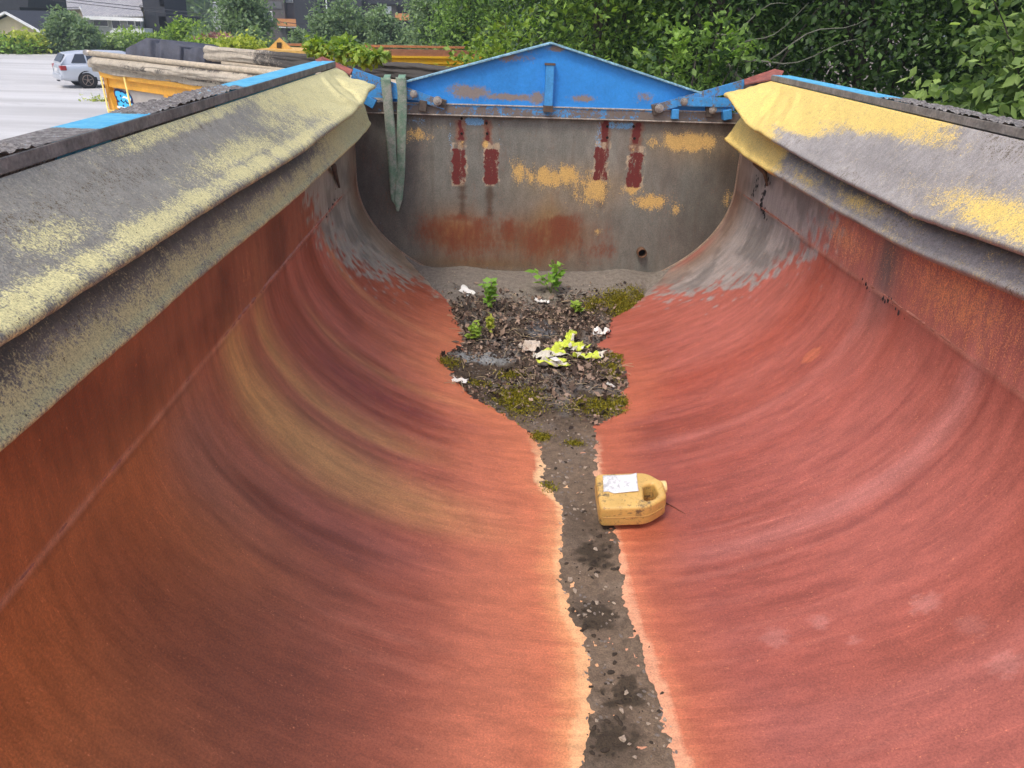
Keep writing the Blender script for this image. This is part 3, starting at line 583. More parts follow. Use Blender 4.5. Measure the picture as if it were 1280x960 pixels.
# bent lugs with tar runs on both upper walls near the bulkhead
TAR = simple('black_tar', (.022, .021, .024), .45, var=.4, sc=50, bump=.6)
for sx, pts in ((1, [(948, 204), (956, 216), (959, 232)]), (-1, [(412, 207), (419, 216), (424, 234)])):
    m = MB(); p = [onx(*q, sx*(HA-.02)) for q in pts]; p[0] = p[0]+np.array([-sx*.02, 0, 0]); m.tube(np.array(p)-BO, [.014, .012, .006], 8)
    m.build('bent_lug', rustd if sx > 0 else DKS, body, smooth=True)
r = np.random.default_rng(3)
def drips(name, lines, sx, n=26):
    for a, b in lines:
        m = MB()
        A, B = onhull(*a), onhull(*b)
        for k in range(n):
            t = r.random(); c = A*(1-t)+B*t+r.normal(size=3)*[.004, .018, .008]; h = onhull(*[a[0]*(1-t)+b[0]*t, a[1]*(1-t)+b[1]*t])
            c = c*0+np.array([h[0]-sx*.002, c[1], c[2]]); s = .006+.010*r.random()
            th = np.arange(6)/6*6.283; ring = np.stack([th*0, s*np.cos(th)*(.6+.6*r.random(6)), s*1.6*np.sin(th)], -1)
            m.add(np.r_[c+ring, [c+[-sx*s*.5, 0, 0]]], [(i, (i+1) % 6, 6) for i in range(6)])
        o = m.build(name, TAR, body); o.location = tuple(-BO); o['kind'] = 'stuff'
drips('tar_run', [((950, 215), (942, 245)), ((960, 225), (952, 252)), ((952, 255), (958, 275))], 1)
drips('tar_run', [((414, 212), (419, 238)), ((425, 232), (427, 244)), ((420, 246), (406, 270))], -1)
drips('tar_run', [((1020, 305), (1060, 340)), ((1060, 340), (1140, 397))], 1, 34)
# ------------------------------------------------------------------ folded side tarps
def polyY(pts, X):
    P = np.array([onx(*p, x) for p, x in zip(pts, X)]); P = P[np.argsort(P[:, 1])]; return P
def interp3(P, y):
    out = np.empty((len(y), 3)); out[:, 1] = y
    for k in (0, 2):
        v = np.interp(y, P[:, 1], P[:, k]); a = y < P[0, 1]
        sl_ = (P[1, k]-P[0, k])/(P[1, 1]-P[0, 1]) if P[1, 1]-P[0, 1] > .5 else 0
        v[a] = P[0, k]+np.clip(sl_, -.04, .04)*(y[a]-P[0, 1]); out[:, k] = v
    return out
def side_tarp(sx, e1, x1, e2, x2, yend1, yend2, masks, base, ycol, label):
    n = 520; yy = np.linspace(-1.25, 1, n)*0+np.linspace(-1.25, yend1, n)
    E1 = interp3(polyY(e1, x1), yy)
    yy2 = np.linspace(-1.25, yend2, n); E2 = interp3(polyY(e2, x2), yy2)
    for E in (E1, E2): E[:, 2] += .008*(fbm(E[:, 1]*2.5, E[:, 1]*0+sx, 5)-.5); E[:, 0] += sx*.012*(fbm(E[:, 1]*2, E[:, 1]*0+3, 6)-.5)
    T = np.stack([sx*(XI-.004)+0*yy, yy, RB-.004+0*yy], -1)
    rows, vs, ys = [], [], []
    def seg(A, B, m, v0, v1, bulge=None, nrm=(0, 0, 1)):
        for k in range(m):
            t = k/m; P = A*(1-t)+B*t
            if bulge is not None: P = P+np.outer(bulge*math.sin(math.pi*t)*np.ones(n), nrm)
            rows.append(P); vs.append(v0+(v1-v0)*t)
    far = ss(yend1-.9, yend1, yy)
    seg(T, E1, 34, 0, 1, -.012, (sx*.5, 0, 1))
    wallx = sx*(HA-.03)
    C1 = E1+np.array([sx*.004, 0, -.022]); B1 = np.stack([np.full(n, wallx), (yy+yy2)/2, E1[:, 2]+.012], -1)
    seg(E1, C1, 4, 1, 1.05, .010, (-sx, 0, 0)); seg(C1, B1, 8, 1.05, 1.3, .012, (0, 0, -1))
    M1 = np.stack([np.full(n, sx*(HA-.035)), yy2, E1[:, 2]-.035], -1)
    seg(B1, M1, 4, 1.3, 1.4); seg(M1, E2, 22, 1.4, 2.2, .018, (0, 0, 1))
    C2 = E2+np.array([sx*.006, 0, -.030]); B2 = np.stack([np.full(n, sx*(HA-.006)), yy2, E2[:, 2]-.05], -1)
    seg(E2, C2, 5, 2.2, 2.3, .014, (-sx, 0, 0)); seg(C2, B2, 8, 2.3, 2.6, .006, (0, 0, -1)); rows.append(B2); vs.append(2.6)
    P = np.stack(rows, 1); vv_ = np.array(vs); Vg = np.broadcast_to(vv_, P.shape[:2]); Yt = P[..., 1]
    # drape wrinkles, stronger at the far end
    wr = (fbm(Yt*5+Vg*1.2*sx, Vg*1.1, 9, 4)-.5); fe = ss(yend1-1.6, yend1, Yt)
    pin = ss(0, .25, Vg)
    mid_ = np.sin(np.clip(Vg, 0, 1)*math.pi)*.7+.3*(Vg > 1.15); P[..., 2] += pin*wr*(.020*mid_+.035*fe); P[..., 0] -= sx*pin*wr*(.012*mid_+.03*fe)
    P[..., 2] += pin*.004*(fbm(Yt*22, Vg*2.5, 77, 3)-.5)
    cr = np.exp(-((Yt-(yend1-.42)+.25*np.sin(Vg*2.2))/.05)**2)-np.exp(-((Yt-(yend1-.22)+.3*Vg)/.04)**2)
    P[..., 2] += pin*.014*cr*ss(1.15, .8, Vg)
    m1 = masks(Yt, Vg)
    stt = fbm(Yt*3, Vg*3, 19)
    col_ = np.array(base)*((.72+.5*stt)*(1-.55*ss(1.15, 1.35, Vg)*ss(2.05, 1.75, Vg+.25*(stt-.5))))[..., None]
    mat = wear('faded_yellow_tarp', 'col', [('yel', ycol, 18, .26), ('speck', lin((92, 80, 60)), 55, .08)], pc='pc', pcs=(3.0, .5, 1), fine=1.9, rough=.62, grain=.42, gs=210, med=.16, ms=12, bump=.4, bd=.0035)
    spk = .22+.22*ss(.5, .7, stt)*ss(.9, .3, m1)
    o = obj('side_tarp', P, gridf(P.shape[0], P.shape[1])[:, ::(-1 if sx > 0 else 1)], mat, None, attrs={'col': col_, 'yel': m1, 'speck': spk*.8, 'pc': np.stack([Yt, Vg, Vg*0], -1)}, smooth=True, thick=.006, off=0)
    tag(o, label, 'tarp', 'folded tarps along the side rails')
def maskL(Y, v):
    n_ = fbm(Y*1.8, v*2.6, 50, 4); st = fbm(Y*9, v*1.1, 52, 3); b = ss(2.3, 3.5, Y-.3*v+.9*(n_-.5))*.98
    topb = .62*ss(.20, .05, v+.25*(n_-.5))*ss(3.2, 2.6, Y)*ss(1.5, 2.1, Y)
    topb = np.maximum(topb, .55*ss(.40, .1, v)*ss(1.3, 1.0, Y))
    low = .76*np.exp(-((v-.90)/.17)**2)*(.55+.9*st); blobm = .75*np.exp(-((v-.62)/.2)**2-((Y-2.4)/.45)**2)+.6*np.exp(-((v-.55)/.2)**2-((Y-1.35)/.12)**2)
    p1 = np.maximum.reduce([b, topb, low, blobm])*(v < 1.12)
    p2 = (v >= 1.12)*np.maximum(ss(3.1, 3.9, Y)*.95, .78*np.exp(-((v-2.14)/.22)**2)*(.5+.9*st))
    return p1+p2
def maskR(Y, v):
    n_ = fbm(Y*2.5, v*3, 60, 4); st = fbm(Y*9, v*1.1, 62, 3)
    b1 = .98*ss(-.35, .35, Y-(2.75+1.15*ss(.1, .9, v))+1.0*(n_-.5))
    pt = .82*np.exp(-((v-.72)/.20)**2-((Y-2.12)/.36)**2)+.6*np.exp(-((v-.92)/.12)**2-((Y-1.7)/.5)**2)
    p1 = np.maximum(b1, pt)*(v < 1.12)
    p2 = (v >= 1.12)*np.maximum.reduce([1.05*ss(3.72, 3.95, Y+.25*(n_-.5)), .62*np.exp(-((v-2.0)/.2)**2-((Y-3.0)/.25)**2), .6*np.exp(-((v-2.1)/.12)**2-((Y-3.55)/.15)**2), .35*st])
    return p1+p2
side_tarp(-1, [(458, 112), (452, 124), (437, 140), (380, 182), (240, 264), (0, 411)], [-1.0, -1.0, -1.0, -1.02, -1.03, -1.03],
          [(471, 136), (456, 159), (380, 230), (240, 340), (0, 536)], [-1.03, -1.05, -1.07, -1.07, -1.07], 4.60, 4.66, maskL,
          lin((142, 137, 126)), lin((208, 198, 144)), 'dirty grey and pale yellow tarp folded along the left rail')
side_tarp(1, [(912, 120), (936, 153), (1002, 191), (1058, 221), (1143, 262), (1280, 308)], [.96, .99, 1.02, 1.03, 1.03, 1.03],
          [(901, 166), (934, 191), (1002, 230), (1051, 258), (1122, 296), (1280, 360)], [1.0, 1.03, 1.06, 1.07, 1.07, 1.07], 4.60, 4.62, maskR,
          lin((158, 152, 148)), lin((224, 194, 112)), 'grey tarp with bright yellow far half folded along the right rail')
# ------------------------------------------------------------------ green lifting strap over the left arm
WEB = wear('faded_green_webbing', lin((108, 138, 116)), [('grey', lin((160, 160, 150)), 14, .3)], rough=.85, grain=.22, gs=260, med=.25, ms=22, bump=.4)
YS = YA-.045
def ribbon(cl, wd, ya, yb):
    C = np.array([ony(p[0], p[1], ya+(yb-ya)*i/(len(cl)-1)) for i, p in enumerate(cl)]); t = np.linspace(0, 1, 60); ti = np.linspace(0, 1, len(cl))
    c = np.stack([np.interp(t, ti, C[:, k]) for k in range(3)], -1); wv = np.interp(t, ti, wd)[:, None]
    tw = .35*np.sin(t*9)[:, None]
    sdv = np.concatenate([np.cos(tw), np.sin(tw)*.6, tw*0], 1)
    return np.stack([c+sdv*wv*(k/6-.5)+np.array([0, -.004, 0])*math.sin(k/6*math.pi) for k in range(7)], 1)
st = empty('lifting_strap', tuple(ony(490, 105, YS))); tag(st, 'faded green webbing strap hanging in a loop from the left blue arm', 'strap'); SO = np.array(st.location)
for cl, wd, ya, yb in (([(482, 97), (487, 150), (490, 200), (494, 250), (497, 258)], [.058, .058, .056, .05, .02], YS, YS+.02),
                       ([(501, 97), (503, 118), (502, 160), (501, 210), (498, 250), (497, 264)], [.060, .056, .056, .055, .05, .016], YS-.008, YS+.012)):
    P = ribbon(cl, wd, ya, yb); obj('strap_band', P-SO, gridf(60, 7), WEB, st, attrs={'grey': np.full(420, .45)}, smooth=True, thick=.004)
for x0, x1 in ((479, 487), (497, 506)): 
    a, b = ony(x0, 97, YS), ony(x1, 97, YS); o = MB().prism([a, b, b+[0, .07, .012], a+[0, .07, .012]], (0, 0, -.004)).build('strap_top', WEB, st); o.location = tuple(-SO)

# ------------------------------------------------------------------ mud, dust and litter in the bottom
gx = np.linspace(-1.02, 1.02, 300); gy = np.r_[np.linspace(-1.2, .95, 120), np.linspace(.956, 4.83, 640)]
MX, MY = np.meshgrid(gx, gy, indexing='ij')
XL = np.interp(MY, yl2[ol], xl2[ol]); XR = np.interp(MY, yr2[orr], xr3[orr])
rag = .010*(fbm(MX*60, MY*60, 33, 3)-.5)*2+.03*(fbm(MX*14, MY*14, 35, 3)-.5)
sdm = np.minimum(MX-XL, XR-MX)+rag+.011
heap = np.exp(-((MX-.03)/.42)**2)*ss(2.85, 3.5, MY)*.035
dep = ss(4.05, 4.80, MY)*.105*ss(.80, .45, np.abs(MX))
tk = np.where(sdm > 0, np.minimum(sdm*.22, .010+.5*heap)+heap*ss(0, .2, sdm)+dep*ss(0, .12, sdm), np.maximum(sdm*.6, -.01))
rough = fbm(MX*45, MY*45, 44, 4)-.5; lit = ss(2.9, 3.2, MY)*ss(4.62, 4.25, MY+.25*(fbm(MX*5, MY*5, 4)-.5))*ss(0, .05, sdm)
tk = tk+np.where(sdm > 0, rough*(.007+.020*lit)*ss(0, .03, sdm)+.010*lit*(fbm(MX*12, MY*12, 4)-.5), 0)
tk = np.where(sdm > .006, np.maximum(tk, .0015), tk)
def mud_z(x, y):
    i = int(np.clip(np.searchsorted(gx, x), 1, 299)); j = int(np.clip(np.searchsorted(gy, y), 1, len(gy)-1)); return float(MZ[i, j])
MZ = EYE-hullD(MX)+tk
Cc = np.ones(MX.shape+(3,))*lin((116, 99, 82))
pn = fbm(MX*5, MY*5, 80, 4)
lay(.7*ss(.5, .7, pn), lin((86, 74, 62))); lay(.6*ss(.55, .8, fbm(MX*16, MY*16, 81, 4)), lin((128, 112, 96)))
for p, rr in (((740, 695), .05), ((745, 775), .05), ((780, 870), .05), ((765, 925), .05), ((745, 705), .04)):
    q = onhull(*p); lay(.85*ss(.9, .6, np.hypot((MX-q[0]), (MY-q[1]))/rr/1.4+1.5*(fbm(MX*45, MY*45, 5, 4)-.5)), lin((64, 54, 42)))
lay(lit*.9, lin((70, 58, 46))); lay(lit*.7*ss(.5, .65, fbm(MX*9, MY*9, 82)), lin((112, 106, 100)))
lay(.95*ss(4.28, 4.45, MY+.2*(pn-.5)), lin((124, 116, 106)))
q = onhull(675, 425); lay(.9*ss(1.1, .7, np.hypot((MX-q[0])/.09, (MY-q[1])/.14)+.4*(fbm(MX*20, MY*20, 7)-.5)), lin((88, 88, 90)))
q = onhull(605, 455); lay(.8*ss(1.2, .6, np.hypot((MX-q[0])/.16, (MY-q[1])/.08)+.6*(fbm(MX*20, MY*20, 8)-.5)), lin((150, 152, 150)))
mossm = np.zeros(MX.shape)
for p, rx, ry, a in (((648, 508), .09, .10, .9), ((676, 549), .035, .03, .95), ((718, 557), .03, .02, .95), ((752, 515), .13, .06, .75), ((560, 456), .05, .05, .6), ((775, 390), .12, .10, .8), ((735, 400), .05, .05, .6), ((600, 486), .05, .03, .6), ((790, 386), .10, .06, .8), ((772, 450), .06, .06, .7), ((783, 505), .06, .05, .8), ((745, 395), .08, .05, .6), ((640, 480), .06, .04, .6), ((765, 470), .05, .08, .6), ((800, 375), .08, .05, .7), ((685, 612), .03, .03, .5), ((740, 460), .04, .05, .4)):
    q = onhull(*p); mossm = np.maximum(mossm, a*np.exp(-((MX-q[0])/rx)**2-((MY-q[1])/ry)**2))
mossm *= ss(0, .015, sdm)
mudm = wear('damp_mud', 'col', [('moss', lin((112, 108, 30)), 60, .15)], rough=.8, grain=.38, gs=190, med=.25, ms=40, bump=.8, bd=.006, spec=.3)
idx = gridf(300, len(gy)); kp = (sdm.ravel()[idx] > -.012).any(1)
mud = obj('mud', np.stack([MX, MY, MZ], -1), idx[kp], mudm, None, attrs={'col': Cc, 'moss': mossm}, smooth=True)
tag(mud, 'grey brown mud and dust lying along the bottom of the body', 'mud', kind='stuff')
# leaf litter, moss tufts, gravel
def scatter(n, w, seed):
    p = (w*np.gradient(gy)[None, :]).ravel(); p = np.where(sdm.ravel() > .004, p, 0); p /= p.sum(); r = np.random.default_rng(seed); k = r.choice(len(p), n, p=p)
    return np.stack([MX.ravel()[k], MY.ravel()[k], MZ.ravel()[k]], -1)+r.normal(size=(n, 3))*[.003, .003, 0]
brownleaf = Mat('dead_leaves', .8); c = brownleaf.mix(brownleaf.attr('tint').outputs['Fac'], lin((44, 34, 28)), lin((176, 150, 130))); brownleaf.l(c, brownleaf.b.inputs['Base Color'])
lw = lit*ss(.40, .55, fbm(MX*7, MY*7, 90)+.12*ss(3.7, 4.1, MY))*(1-.8*np.clip(mossm*1.3, 0, 1))
P = scatter(7000, lw+.05*lit, 1); r = np.random.default_rng(2); P[:, 2] += .002+.008*r.random(len(P))
r_ = np.random.default_rng(12); szl = .013+.030*r_.random((len(P), 1))**4
v, f = leaves(P, szl, 3, droop=.1, aspect=.7, jit=1.6); 
obj_ = obj('leaf_litter', v, f, brownleaf.m, None, attrs={'tint': np.repeat(r.random(len(P))**1.8, 5)}); tag(obj_, 'brown dead leaves scattered over the heap below the bulkhead', 'dead leaves', kind='stuff')
mossl = leafmat('moss_green', lin((62, 62, 14)), lin((164, 152, 36)), .2)
P = scatter(15000, mossm**1.3, 4); P[:, 2] += .001; nn_ = len(P); r = np.random.default_rng(6)
v, f = leaves(P, .013, 7, out=np.tile([0, 0, .9], (nn_, 1)), droop=0, aspect=.35)
o = obj('moss', v, f, mossl, None, attrs={'tint': np.repeat(r.random(nn_), 5)}); tag(o, 'olive green moss growing in cushions on the muddy heap', 'moss', kind='stuff')
def stone_mb(m, c, s, r):
    th = np.array([[0, 0, 1], *[[math.cos(a)*.95, math.sin(a)*.95, .25] for a in np.arange(6)*1.047], *[[math.cos(a+.5), math.sin(a+.5), -.4] for a in np.arange(6)*1.047], [0, 0, -.8]])
    v = th*(.7+.6*r.random((14, 1)))*s*np.array([1+.5*r.random(), .8, .6]); a = r.random()*6.28; ca, sa = math.cos(a), math.sin(a)
    v = np.stack([v[:, 0]*ca-v[:, 1]*sa, v[:, 0]*sa+v[:, 1]*ca, v[:, 2]], -1)+c
    f = [(0, 1+i, 1+(i+1) % 6) for i in range(6)]+[(1+i, 7+i, 1+(i+1) % 6) for i in range(6)]+[(7+i, 7+(i+1) % 6, 1+(i+1) % 6) for i in range(6)]+[(13, 7+(i+1) % 6, 7+i) for i in range(6)]
    m.add(v, f)
STN = [simple('gravel_grey', lin((118, 108, 100)), .8, var=.3, sc=60), simple('gravel_tan', lin((164, 148, 130)), .8, var=.25, sc=60)]
gw = ss(3.3, 2.8, MY)*ss(.42, .62, fbm(MX*8, MY*8, 97))+.25*lit+.12*ss(4.3, 4.5, MY)
r = np.random.default_rng(8)
for k, (n_, sz, lab) in enumerate(((1500, .0035, 'fine dark grey grit sprinkled over the mud'), (300, .0035, 'fine pale tan grit sprinkled over the mud'))):
    m = MB(); P = scatter(n_, gw, 20+k)
    vs, fs, off = [], [], 0
    for p in P: mm = MB(); stone_mb(mm, p+[0, 0, .001], sz*(.5+1.2*r.random()), r); vs.append(mm.v[0]); fs += [tuple(i+off for i in q) for q in mm.f]; off += 14
    o = obj('grit', np.concatenate(vs), fs, STN[k]); tag(o, lab, 'grit', kind='stuff')
m0 = MB(); stone_mb(m0, np.zeros(3), .0085, r); st0 = m0.build('stone', STN[1]); st0.hide_render = False
spots = [(706, 607), (690, 598), (708, 600), (727, 620), (745, 723), (712, 728), (718, 742), (744, 690), (700, 690), (782, 870), (776, 893), (788, 889), (815, 893), (735, 812), (746, 757), (753, 772), (762, 780), (731, 773), (723, 773), (745, 905), (786, 935), (793, 951), (830, 903), (704, 652), (718, 640), (765, 772), (810, 884), (778, 928), (700, 580), (731, 588)]
for i, p in enumerate(spots):
    q = onhull(*p); z = mud_z(q[0], q[1]); o = st0 if i == 0 else st0.copy()
    if i: COL.objects.link(o)
    o.location = (q[0], q[1], z+.003); o.rotation_euler = (r.random(), r.random(), r.random()*6); s = .5+.7*r.random(); o.scale = (s, s, s)
    tag(o, 'small pale pebble lying on the brown mud strip', 'stone', 'pebbles on the mud strip')
dk_ = np.zeros(MX.shape)
for p, rr in (((740, 695), .05), ((745, 775), .05), ((780, 870), .05), ((765, 925), .06), ((738, 705), .05), ((672, 608), .04), ((745, 685), .05)):
    q = onhull(*p); dk_ = np.maximum(dk_, np.exp(-((MX-q[0])/rr)**2-((MY-q[1])/rr/1.3)**2))
P = scatter(1500, dk_+.05*(MY < 3)+.35*lit, 44); vs, fs, off = [], [], 0
for p in P: mm = MB(); stone_mb(mm, p+[0, 0, .002], .0045*(.4+1.5*r.random()**2), r); vs.append(mm.v[0]); fs += [tuple(i+off for i in q) for q in mm.f]; off += 14
tag(obj('dirt_crumbs', np.concatenate(vs), fs, simple('dark_soil', lin((58, 48, 38)), .85, var=.35, sc=60)), 'dark crumbs of soil clustered on the mud strip and heap', 'soil crumbs', kind='stuff')
# dry stalks
m = MB(); P = scatter(160, lit, 31)
for p in P:
    a = r.random()*6.28; L = .03+.06*r.random(); d = np.array([math.cos(a), math.sin(a), .15+.2*r.random()])*L; m.tube([p+[0, 0, .006], p+d*.5+[0, 0, .012], p+d+[0, 0, .006]], .0012, 4)
tag(m.build('dry_stalks', simple('dry_straw', lin((170, 152, 120)), .8)), 'thin dry grass stalks strewn over the litter heap', 'stalks', kind='stuff')

# crumpled things on the heap
def sheet(name, pts_c, w_, d_, mat, label, cat, seed, lift=.03, rz=0, nu=26, nv=20, attrs=None, amp=1., grp=None):
    q = onhull(*pts_c); z = mud_z(q[0], q[1]); U, W_ = np.meshgrid(np.linspace(-.5, .5, nu), np.linspace(-.5, .5, nv), indexing='ij')
    Z = lift*amp*np.abs(fbm(U*3+seed, W_*3, seed, 2)-.35)*2.2+.008+.008*amp*(fbm(U*12, W_*12, seed+1)-.5)
    e = 1+.5*(fbm(U*3+9, W_*3, seed+3)-.5)
    x = U*w_*e+.25*w_*(vn(W_*4, U*3, seed)-.5); y = W_*d_*e+.25*d_*(vn(U*4, W_*3, seed+2)-.5); c, s_ = math.cos(rz), math.sin(rz)
    v = np.stack([x*c-y*s_, x*s_+y*c, Z], -1)
    at = {'yel': ss(.40, .5, fbm(U*1.8+seed, W_*1.8, seed+6, 2)), 'grey': U*0+.3}
    o = obj(name, v, gridf(nu, nv), mat, None, attrs=at, smooth=True, thick=.0015); o.location = (q[0], q[1], z+.004); tag(o, label, cat, grp); return o
HIV = wear('hivis_fabric', lin((204, 198, 182)), [('yel', lin((196, 208, 76)), 8, .12)], rough=.7, grain=.12, gs=90, med=.15, ms=25, bump=.2)
PAP = simple('dirty_white_paper', lin((225, 222, 215)), .7, var=.08, sc=30); PAPG = simple('greyish_paper', lin((190, 176, 160)), .8, var=.2, sc=40)
rag_e = empty('crumpled_vest', tuple(onhull(705, 462))); tag(rag_e, 'crumpled yellow green and white safety vest lying on the litter heap', 'vest'); RO = np.array(rag_e.location)
for k, (c, w_, d_, rz, sd0, yl_) in enumerate((((688, 462), .17, .10, .5, 3, 0), ((703, 452), .11, .08, 1.2, 5, 0), ((712, 440), .05, .10, -.4, 7, 1), ((735, 460), .15, .075, .1, 11, 0), ((690, 474), .15, .06, .1, 13, 0), ((722, 452), .10, .08, .8, 17, 0))):
    o = sheet('fabric_fold', c, w_, d_, HIV, None, None, sd0, lift=.038, rz=rz); o.parent = rag_e; o.location = Vector(o.location)-Vector(RO)
o = sheet('care_label', (692, 476), .035, .045, PAP, None, None, 5, lift=.004, rz=.5, nu=6, nv=6, amp=.3); o.parent = rag_e; o.location = Vector(o.location)-Vector(RO)+Vector((0, 0, .045))
sheet('crumpled_tissue', (662, 450), .10, .10, PAPG, 'pinkish beige crumpled tissue left of the safety vest', 'tissue', 24, lift=.035, rz=.3)
sheet('paper_scrap', (583, 381), .085, .055, PAP, 'flat white paper scrap beside the left seedling under the bulkhead', 'paper scrap', 23, lift=.006, rz=-.5, nu=8, nv=8, amp=.3).rotation_euler = (.5, .1, 0)
sheet('paper_scrap', (676, 400), .07, .05, PAP, 'white paper scrap in front of the middle seedling', 'paper scrap', 25, lift=.03, rz=.1, amp=.6)
sheet('plastic_scrap', (751, 422), .10, .045, PAP, 'white crumpled plastic scrap near the mossy right edge of the heap', 'plastic scrap', 27, lift=.035, rz=.2)
sheet('plastic_scrap', (575, 482), .07, .022, PAP, 'thin white plastic strip at the left edge of the heap', 'plastic scrap', 29, lift=.02, rz=-.3)
sheet('plastic_scrap', (762, 492), .05, .014, PAP, 'small white strip lying right of the safety vest', 'plastic scrap', 31, lift=.015, rz=-1.0)
# charred dark lump
q = onhull(740, 698)
# seedlings
def seedling(px, h, n, lf, seed, label, mat, spreadx=.5):
    q = onhull(*px); z = mud_z(q[0], q[1]); e = empty('seedling', (q[0], q[1], z)); tag(e, label, 'seedling'); r = np.random.default_rng(seed); m = MB(); P = []; Od = []
    for k in range(5):
        a = r.random()*6.28; tp = np.array([math.cos(a)*h*spreadx*r.random(), math.sin(a)*h*spreadx*.5, h*(.6+.4*r.random())]); q_ = np.linspace(0, 1, 6)[:, None]
        pth = q_*tp+np.array([0, 0, .02])*np.sin(q_*3); m.tube(pth, .0028*(1-.6*q_[:, 0]), 5)
        for t in np.linspace(.35, 1, n):
            for _ in range(2): b = r.random()*6.28; P.append(tp*t); Od.append([math.cos(b), math.sin(b), .35])
    m.build('stem', simple('green_stem', (.16, .22, .06), .7), e, smooth=True); P = np.array(P); Od = np.array(Od)
    v, f = leaves(P, lf, seed, out=Od*1.3, droop=-.1, aspect=.75, jit=.5); obj('foliage', v, f, mat, e, attrs={'tint': np.repeat(.35+.6*r.random(len(P)), 5)})
LSEED = leafmat('seedling_leaf', (.09, .22, .03), (.30, .52, .08))
seedling((687, 392), .19, 5, .055, 4, 'bright green seedling in the middle under the bulkhead', LSEED, .55)
seedling((611, 400), .21, 6, .045, 9, 'bushy green seedling on the left under the bulkhead', LSEED, .45)
seedling((590, 430), .11, 4, .035, 12, 'small pale seedling at the left edge of the heap', LM_LIGHT)
seedling((612, 427), .13, 6, .03, 15, 'slim yellow green sprout beside the left seedling', LM_YEL, .15)
seedling((721, 408), .09, 4, .035, 18, 'low green sprout near the right side of the heap', LM_LIGHT)
# small dark grit spots lying on the right plate
sp0 = None
for i, p in enumerate([(945, 840), (778, 561), (811, 589), (808, 472), (808, 742), (475, 915), (861, 865), (752, 640), (952, 783)]):
    q = onhull(*p)
    if sp0 is None: m_ = MB(); stone_mb(m_, np.zeros(3), .006, r); sp0 = m_.build('stone_chip', simple('dark_chip', (.03, .02, .018), .8)); o = sp0
    else: o = sp0.copy(); COL.objects.link(o)
    o.location = (q[0], q[1], q[2]+.002); tag(o, 'tiny dark stone chip lying on the red plate', 'stone chip', 'chips on the red plate')
# twig beside the can
q0, q1 = onhull(828, 630), onhull(857, 645)
m = MB(); m.tube([q0+[0, 0, .012], (q0+q1)/2+[0, 0, .012], q1+[0, 0, .006], q1+[.004, .003, .007]], [.0022, .002, .0028, .003], 6)
tag(m.build('twig', simple('twig_bark', lin((110, 62, 50)), .8), smooth=True), 'thin brown twig poking out from under the canister', 'twig')

# ------------------------------------------------------------------ jerrycan lying on its side
def rounded_curve(name, outer, holes, ext, bev, mat, parent):
    cu = bpy.data.curves.new(name, 'CURVE'); cu.dimensions = '2D'; cu.fill_mode = 'BOTH'; cu.extrude = ext; cu.bevel_depth = bev; cu.bevel_resolution = 4
    for ring in [outer]+holes:
        s = cu.splines.new('POLY'); s.points.add(len(ring)-1); s.use_cyclic_u = True
        for p, c in zip(s.points, ring): p.co = (c[0], c[1], 0, 1)
    t = bpy.data.objects.new(name, cu); COL.objects.link(t); dg = bpy.context.evaluated_depsgraph_get(); dg.update()
    me = bpy.data.meshes.new_from_object(t.evaluated_get(dg)); bpy.data.objects.remove(t)
    o = bpy.data.objects.new(name, me); COL.objects.link(o); me.materials.clear(); me.materials.append(mat); o.parent = parent
    for p in me.polygons: p.use_smooth = True
    return o
def roundpoly(pts, rr, k=5):
    out = []; n = len(pts); pts = [np.array(p, float) for p in pts]
    for i in range(n):
        a, b, c = pts[i-1], pts[i], pts[(i+1) % n]; d1 = (a-b)/np.linalg.norm(a-b); d2 = (c-b)/np.linalg.norm(c-b); r_ = rr[i] if isinstance(rr, list) else rr
        for t in np.linspace(0, 1, k): out.append((1-t)**2*(b+d1*r_)+2*t*(1-t)*b+t*t*(b+d2*r_))
    return out
CANM = wear('yellow_plastic', lin((206, 168, 96)), [('dirt', lin((110, 92, 66)), 34, .16)], rough=.38, grain=.05, gs=60, med=.10, ms=18, bump=.05, spec=.45)
CANM.node_tree.nodes['Principled BSDF'].inputs['Subsurface Weight'].default_value = .08
can = empty('jerrycan'); tag(can, 'dirty yellow plastic canister lying on its side on the mud strip', 'jerrycan')
bev = .011
L_, Wd, Hh = .250, .185, .088
def inset(ring, d):
    a = np.array(ring); t = np.roll(a, -1, 0)-np.roll(a, 1, 0); t /= np.linalg.norm(t, axis=1)[:, None]+1e-9
    return a+np.stack([-t[:, 1], t[:, 0]], -1)*d
outer = inset(roundpoly([(0, 0), (.168, 0), (.240, .052), (.240, .130), (.188, Wd), (0, Wd)], [.026, .03, .014, .012, .03, .026]), bev)
hole = inset(roundpoly([(.158, .036), (.192, .041), (.213, .068), (.204, .124), (.166, .112)], [.012, .008, .010, .014, .016]), -bev)[::-1]
b_ = rounded_curve('body', outer, [hole], Hh/2-bev, bev, CANM, can)
full = np.array(roundpoly([(0, 0), (.168, 0), (.240, .052), (.240, .130), (.188, Wd), (0, Wd)], [.026, .03, .014, .012, .03, .026]))
MB().tube(np.c_[np.r_[full, full[:1]], np.zeros(len(full)+1)], .0016, 6).build('mould_seam', simple('seam_yellow', lin((190, 150, 84)), .45), can, smooth=True)
cp = MB(); n = 24; th = np.arange(n)/n*6.283; cz = 0.; cc = np.array([0, .118, cz])
CAPM = simple('cream_cap', lin((228, 200, 140)), .45, var=.08)
pr = [(.222, .018), (.234, .018), (.234, .0225), (.251, .0225), (.254, .020), (.254, .001)]
V_ = [np.stack([th*0+x_, .135+rr*np.cos(th)*(1+.02*(np.arange(n) % 2)), rr*np.sin(th)+.012], -1) for x_, rr in pr]
